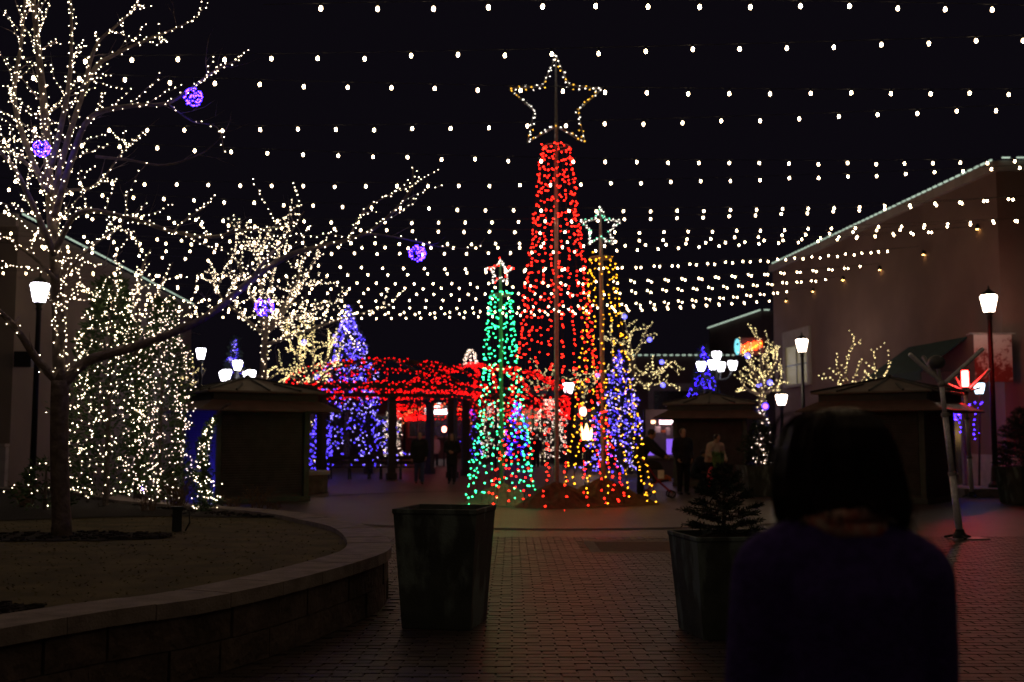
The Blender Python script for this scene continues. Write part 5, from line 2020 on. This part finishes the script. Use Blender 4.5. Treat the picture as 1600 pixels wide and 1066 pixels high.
# walking couple beside the pergola
person('man in a dark open coat and blue jeans walking by the pergola posts', on_z(655, 757, 0), R(8), 1.72, jacket=M_black, trousers=M_jeans, bulk=1.5, long_coat=.16, vox=.018,
       ov={'kneel': (.10, -.09, .51), 'anklel': (.09, -.15, .10), 'ankler': (-.1, .16, .11), 'kneer': (-.1, .02, .5), 'wristl': (.22, -.1, .92), 'wristr': (-.26, -.02, .88)})
person('woman with long hair in a dark coat walking left of the green light tree', on_z(706, 757, 0), R(-6), 1.68, jacket=M_black, trousers=M_navy, hair=M_hairb, long_hair=True, bulk=1.1, long_coat=.2, vox=.018,
       ov={'elbowl': (.25, .05, 1.15), 'wristl': (.08, -.17, 1.10), 'elbowr': (-.25, .05, 1.15), 'wristr': (-.08, -.18, 1.12), 'anklel': (.09, -.06, .09), 'ankler': (-.1, .1, .1)})
person('man standing in a dark jacket with short brown hair before the violet stall panel', on_z(1068, 773, 0), R(12), 1.78, jacket=M_navy, trousers=M_black, hair=M_hairb, bulk=1.5, long_coat=.1, vox=.018,
       ov={'wristl': (.2, -.12, .95), 'wristr': (-.2, -.14, .95)})
person('person in a cream jacket leaning forward with a green gift bag', on_z(1112, 771, 0), R(28), 1.68, lean=.38, head_pitch=.3, jacket=M_cream, trousers=M_black, bulk=1.7, vox=.018,
       ov={'elbowl': (.33, -.10, 1.16), 'wristl': (.20, -.42, .96), 'elbowr': (-.25, -.18, 1.12), 'wristr': (-.06, -.42, .98), 'shl': (.2, -.2, 1.36), 'shr': (-.18, -.2, 1.36)})
person('person in dark clothes crouching between the dark jacket man and the cream jacket', on_z(1092, 770, 0), R(60), 1.6, lean=.5, jacket=M_navy, trousers=M_navy, bulk=1.8, vox=.02,
       ov={'pelvis': (0, .12, .55), 'hipl': (.1, .1, .52), 'hipr': (-.1, .1, .52), 'kneel': (.14, -.25, .5), 'kneer': (-.14, -.22, .48), 'waist': (0, .06, .72), 'chest': (0, -.03, .9), 'top': (0, -.1, 1.03), 'neck': (0, -.14, 1.1), 'head': (0, -.19, 1.2),
           'shl': (.18, -.09, 1.0), 'shr': (-.18, -.09, 1.0), 'elbowl': (.24, -.2, .76), 'elbowr': (-.24, -.2, .76), 'wristl': (.1, -.38, .72), 'wristr': (-.1, -.38, .72)})
person('hooded person in black bending over the red stroller, right of the gold light tree', on_z(1001, 776, 0), R(70), 1.82, lean=.42, head_pitch=.45, jacket=M_black, trousers=M_black, bulk=2.1, vox=.02, long_coat=.12,
       ov={'elbowl': (.25, -.42, 1.15), 'wristl': (.18, -.62, 1.02), 'elbowr': (-.25, -.42, 1.15), 'wristr': (-.18, -.62, 1.02)})
person('far figure in a cream coat beyond the pergola, near the red signal', col(680, 62, 0), R(20), 1.7, jacket=M_cream, trousers=M_navy, bulk=1.4, vox=.024, long_coat=.2)
person('far figure in dark clothes seen between the green and red light trees', col(838, 58, 0), R(-20), 1.7, jacket=M_black, trousers=M_navy, bulk=1.4, vox=.024)

# gift bag held by the person in cream
p = at(1122, 722, 27.6)
t = thing('gift_bag', 'green gift bag with foliage held by the person in the cream jacket', 'bag', p)
link('bag', MB().rings([[p + V((rx * math.cos(6.2832 * k / 10), .09 * math.sin(6.2832 * k / 10), z)) for k in range(10)] for z, rx in ((-.16, .10), (0, .15), (.12, .16))]), M_gbag, t)
mb = MB()
for _ in range(60):
    mb.leaf(p + V((rnd(-.14, .14), rnd(-.08, .08), .1)), V((rnd(-.6, .6), rnd(-.5, .5), 1)), rnd(.1, .22), .022)
stuff(link('foliage', mb, M_gbag, t))
p2 = at(1110, 742, 27.5)
t = thing('gift_ribbon', 'long pink wrapped parcel hanging below the green gift bag', 'parcel', p2)
link('wrap', MB().rings([[p2 + V((rx * math.cos(6.2832 * k / 8) + dx, .05 * math.sin(6.2832 * k / 8), z)) for k in range(8)] for z, rx, dx in ((-.3, .05, -.06), (-.1, .08, -.02), (.12, .07, .02), (.2, .03, .03))]), M_pinkp, t)

# stroller
c = on_z(1030, 778, 0)
t = thing('stroller', 'red framed stroller with a white tag and an orange blanket beside the hooded person', 'stroller', c)
for dx, dy in ((-.32, -.22), (-.32, .22), (.3, -.2), (.3, .2)):
    p = c + V((dx, dy, .1))
    mb = MB()
    mb.tube([p + V((.085 * math.cos(6.2832 * k / 14), 0, .085 * math.sin(6.2832 * k / 14))) for k in range(15)], .018, 6, False)
    w_ = link('wheel', mb, M_cable, t)
    link('spoke', MB().box(p, (.15, .012, .02)).box(p, (.02, .013, .15)), M_polemet, w_)
mb = MB()
for dy in (-.2, .2):
    mb.tube([c + V((.3, dy, .14)), c + V((-.1, dy, .5)), c + V((-.42, dy, .98))], .016, 7)
    mb.tube([c + V((-.32, dy, .14)), c + V((.0, dy, .5))], .016, 7)
mb.tube([c + V((-.42, -.2, .98)), c + V((-.48, 0, 1.0)), c + V((-.42, .2, .98))], .02, 7)
link('frame', mb, M_redp, t)
mb = MB().box(c + V((.02, 0, .42)), (.42, .36, .05), 0, 0, -.15)
mb.box(c + V((-.18, 0, .62)), (.05, .36, .42), 0, 0, -.4)
link('seat', mb, M_navy, t)
mb = MB().rings([[c + V((-.22 + .32 * math.cos(a) * q, yy, .72 + .26 * math.sin(a) * q)) for a in [math.pi * k / 9 for k in range(10)]] for yy, q in ((-.2, .9), (-.1, 1), (.1, 1), (.2, .9))])
link('hood', mb, M_navy, t)
link('blanket', MB().rings([[c + V((.16 + rx * math.cos(6.2832 * k / 10), .15 * math.sin(6.2832 * k / 10), z)) for k in range(10)] for z, rx in ((.42, .17), (.52, .15), (.58, .06))]), M_orange, t)
link('tag', MB().box(c + V((.02, -.23, .6)), (.16, .012, .22), R(4)), M_white, t)

# ---- the woman in front of the camera
WX, WY = .765, 2.55
wm, J, hp = person('woman seen from behind with dark bobbed hair and a dark violet knit coat', V((WX, WY, 0)), math.pi, 1.58, jacket=M_coat, trousers=M_black, hair=M_hair, bulk=1.75, vox=.009, long_coat=.18, build_hair=False, head_yaw=R(38), head_pitch=R(16),
                   ov={'waist': (0, .0, 1.09), 'chest': (0, -.01, 1.27), 'top': (0, -.02, 1.405), 'neck': (0, -.045, 1.46), 'head': (0, -.075, 1.60), 'shl': (.174, -.01, 1.315), 'shr': (-.174, -.01, 1.305), 'elbowl': (.222, -.02, 1.03), 'elbowr': (-.21, -.03, 1.03),
                       'wristl': (.11, -.24, 1.07), 'wristr': (-.09, -.25, 1.06)})
hz = J['head']
Minv = Matrix.Rotation(math.pi, 4, 'Z').inverted()


def wloc(px, py, dy=0.0):
    """picture point at the woman's own depth, in her local frame"""
    q = at(px, py, WY + dy) - V((WX, WY, 0))
    return Minv @ q


rows = [(638, 1302, 1336), (642, 1272, 1352), (650, 1245, 1366), (668, 1226, 1383), (700, 1216, 1398), (740, 1212, 1409), (775, 1213, 1416), (800, 1219, 1421), (812, 1228, 1416)]
mb = MB()
rings = []
NK = 40
for i, (py, xl, xr) in enumerate(rows):
    a, b = wloc(xl, py, .03), wloc(xr, py, .03)
    c = (a + b) / 2
    rx = abs(a.x - b.x) / 2
    ry = min(.125, rx * .98)
    ring = []
    for k in range(NK):
        th = 6.2832 * k / NK
        back = max(0, math.sin(th))          # local +Y is her back
        lowlift = (.035 * back ** 2 if i >= 6 else 0) * (i - 5) / 3
        w_ = 1 + .018 * math.sin(th * 13 + i * .3) + .012 * math.sin(th * 29)
        ring.append(V((c.x + rx * w_ * math.cos(th), c.y + ry * w_ * math.sin(th) - .01, c.z + lowlift + (.012 * math.sin(th * 9) if i > 6 else 0))))
    rings.append(ring)
mb.rings(rings)
hair = link('hair', mb, M_hair, wm, True)
ms = MB()
for s_ in range(420):
    k = rnd(0, NK)
    f, k0 = k % 1, int(k) % NK
    pts = []
    j0 = random.choice((1, 2, 2, 3, 4))
    out = rnd(.998, 1.02)
    for i in range(j0, len(rings)):
        p = rings[i][k0].lerp(rings[i][(k0 + 1) % NK], f)
        cc = sum(rings[i], V((0, 0, 0))) / NK
        q = cc + (p - cc) * out
        pts.append(q)
    e = pts[-1] + V((rnd(-.012, .012), rnd(-.012, .012), -rnd(.002, .022)))
    pts.append(e)
    ms.tube(pts, [.0022] * (len(pts) - 1) + [.0006], 3, False)
stuff(link('hair_strands', ms, M_hair, wm))
mf = MB()
for s_ in range(110):
    k0 = random.randrange(NK)
    j0 = random.choice((2, 3, 4, 5))
    pts = []
    for i in range(j0, len(rings)):
        cc = sum(rings[i], V((0, 0, 0))) / NK
        u_ = (i - j0) / max(1, len(rings) - 1 - j0)
        pts.append(cc + (rings[i][k0] - cc) * (1.0 + u_ * u_ * rnd(.01, .13)) + V((0, 0, rnd(-.004, .004))))
    pts.append(pts[-1] + V((rnd(-.02, .02), rnd(-.02, .02), -rnd(.01, .035))))
    mf.tube(spline(pts, 2), .0013, 3, False)
stuff(link('flyaway_hair', mf, M_hair, wm))
# loose lock falling in front of her cheek on the left
ml = MB()
for s_ in range(26):
    o1, o2 = rnd(-2.5, 2.5), rnd(-.02, .02)
    pts = [wloc(1240 + o1, 645, .08 + o2), wloc(1219 + o1, 652, .1 + o2), wloc(1209 + o1, 672, .11 + o2), wloc(1205 + o1, 695, .11 + o2), wloc(1209 + o1 * 1.4, 716 + rnd(-4, 8), .1 + o2)]
    ml.tube(spline(pts, 3), [.0022] * 12 + [.0008], 3, False)
stuff(link('loose_lock', ml, M_hair, wm))
# scarf: two crumpled turns round the neck
mb = MB()
nc = J['neck'] + V((0, .036, -.018))
rings = []
for k in range(41):
    a = 6.2832 * k / 20
    lift = .010 * math.sin(a * 2.5) + (.022 if k > 20 else 0)
    cc = nc + V((.088 * math.cos(a), .078 * math.sin(a), lift))
    o_ = V((math.cos(a), math.sin(a), 0))
    rings.append([cc + (o_ * .020 * math.cos(6.2832 * j / 8) + V((0, 0, 1)) * .024 * math.sin(6.2832 * j / 8)) * (1 + .2 * math.sin(k * 1.9 + j)) for j in range(8)])
mb.rings(rings)
link('scarf', mb, M_scarf, wm, True)
cb = MB()
BASE[wm.name] = V((0, 0, 0))

# light objects are lamps (blue floodlight, off-frame strings assumed); nothing else lights the scene
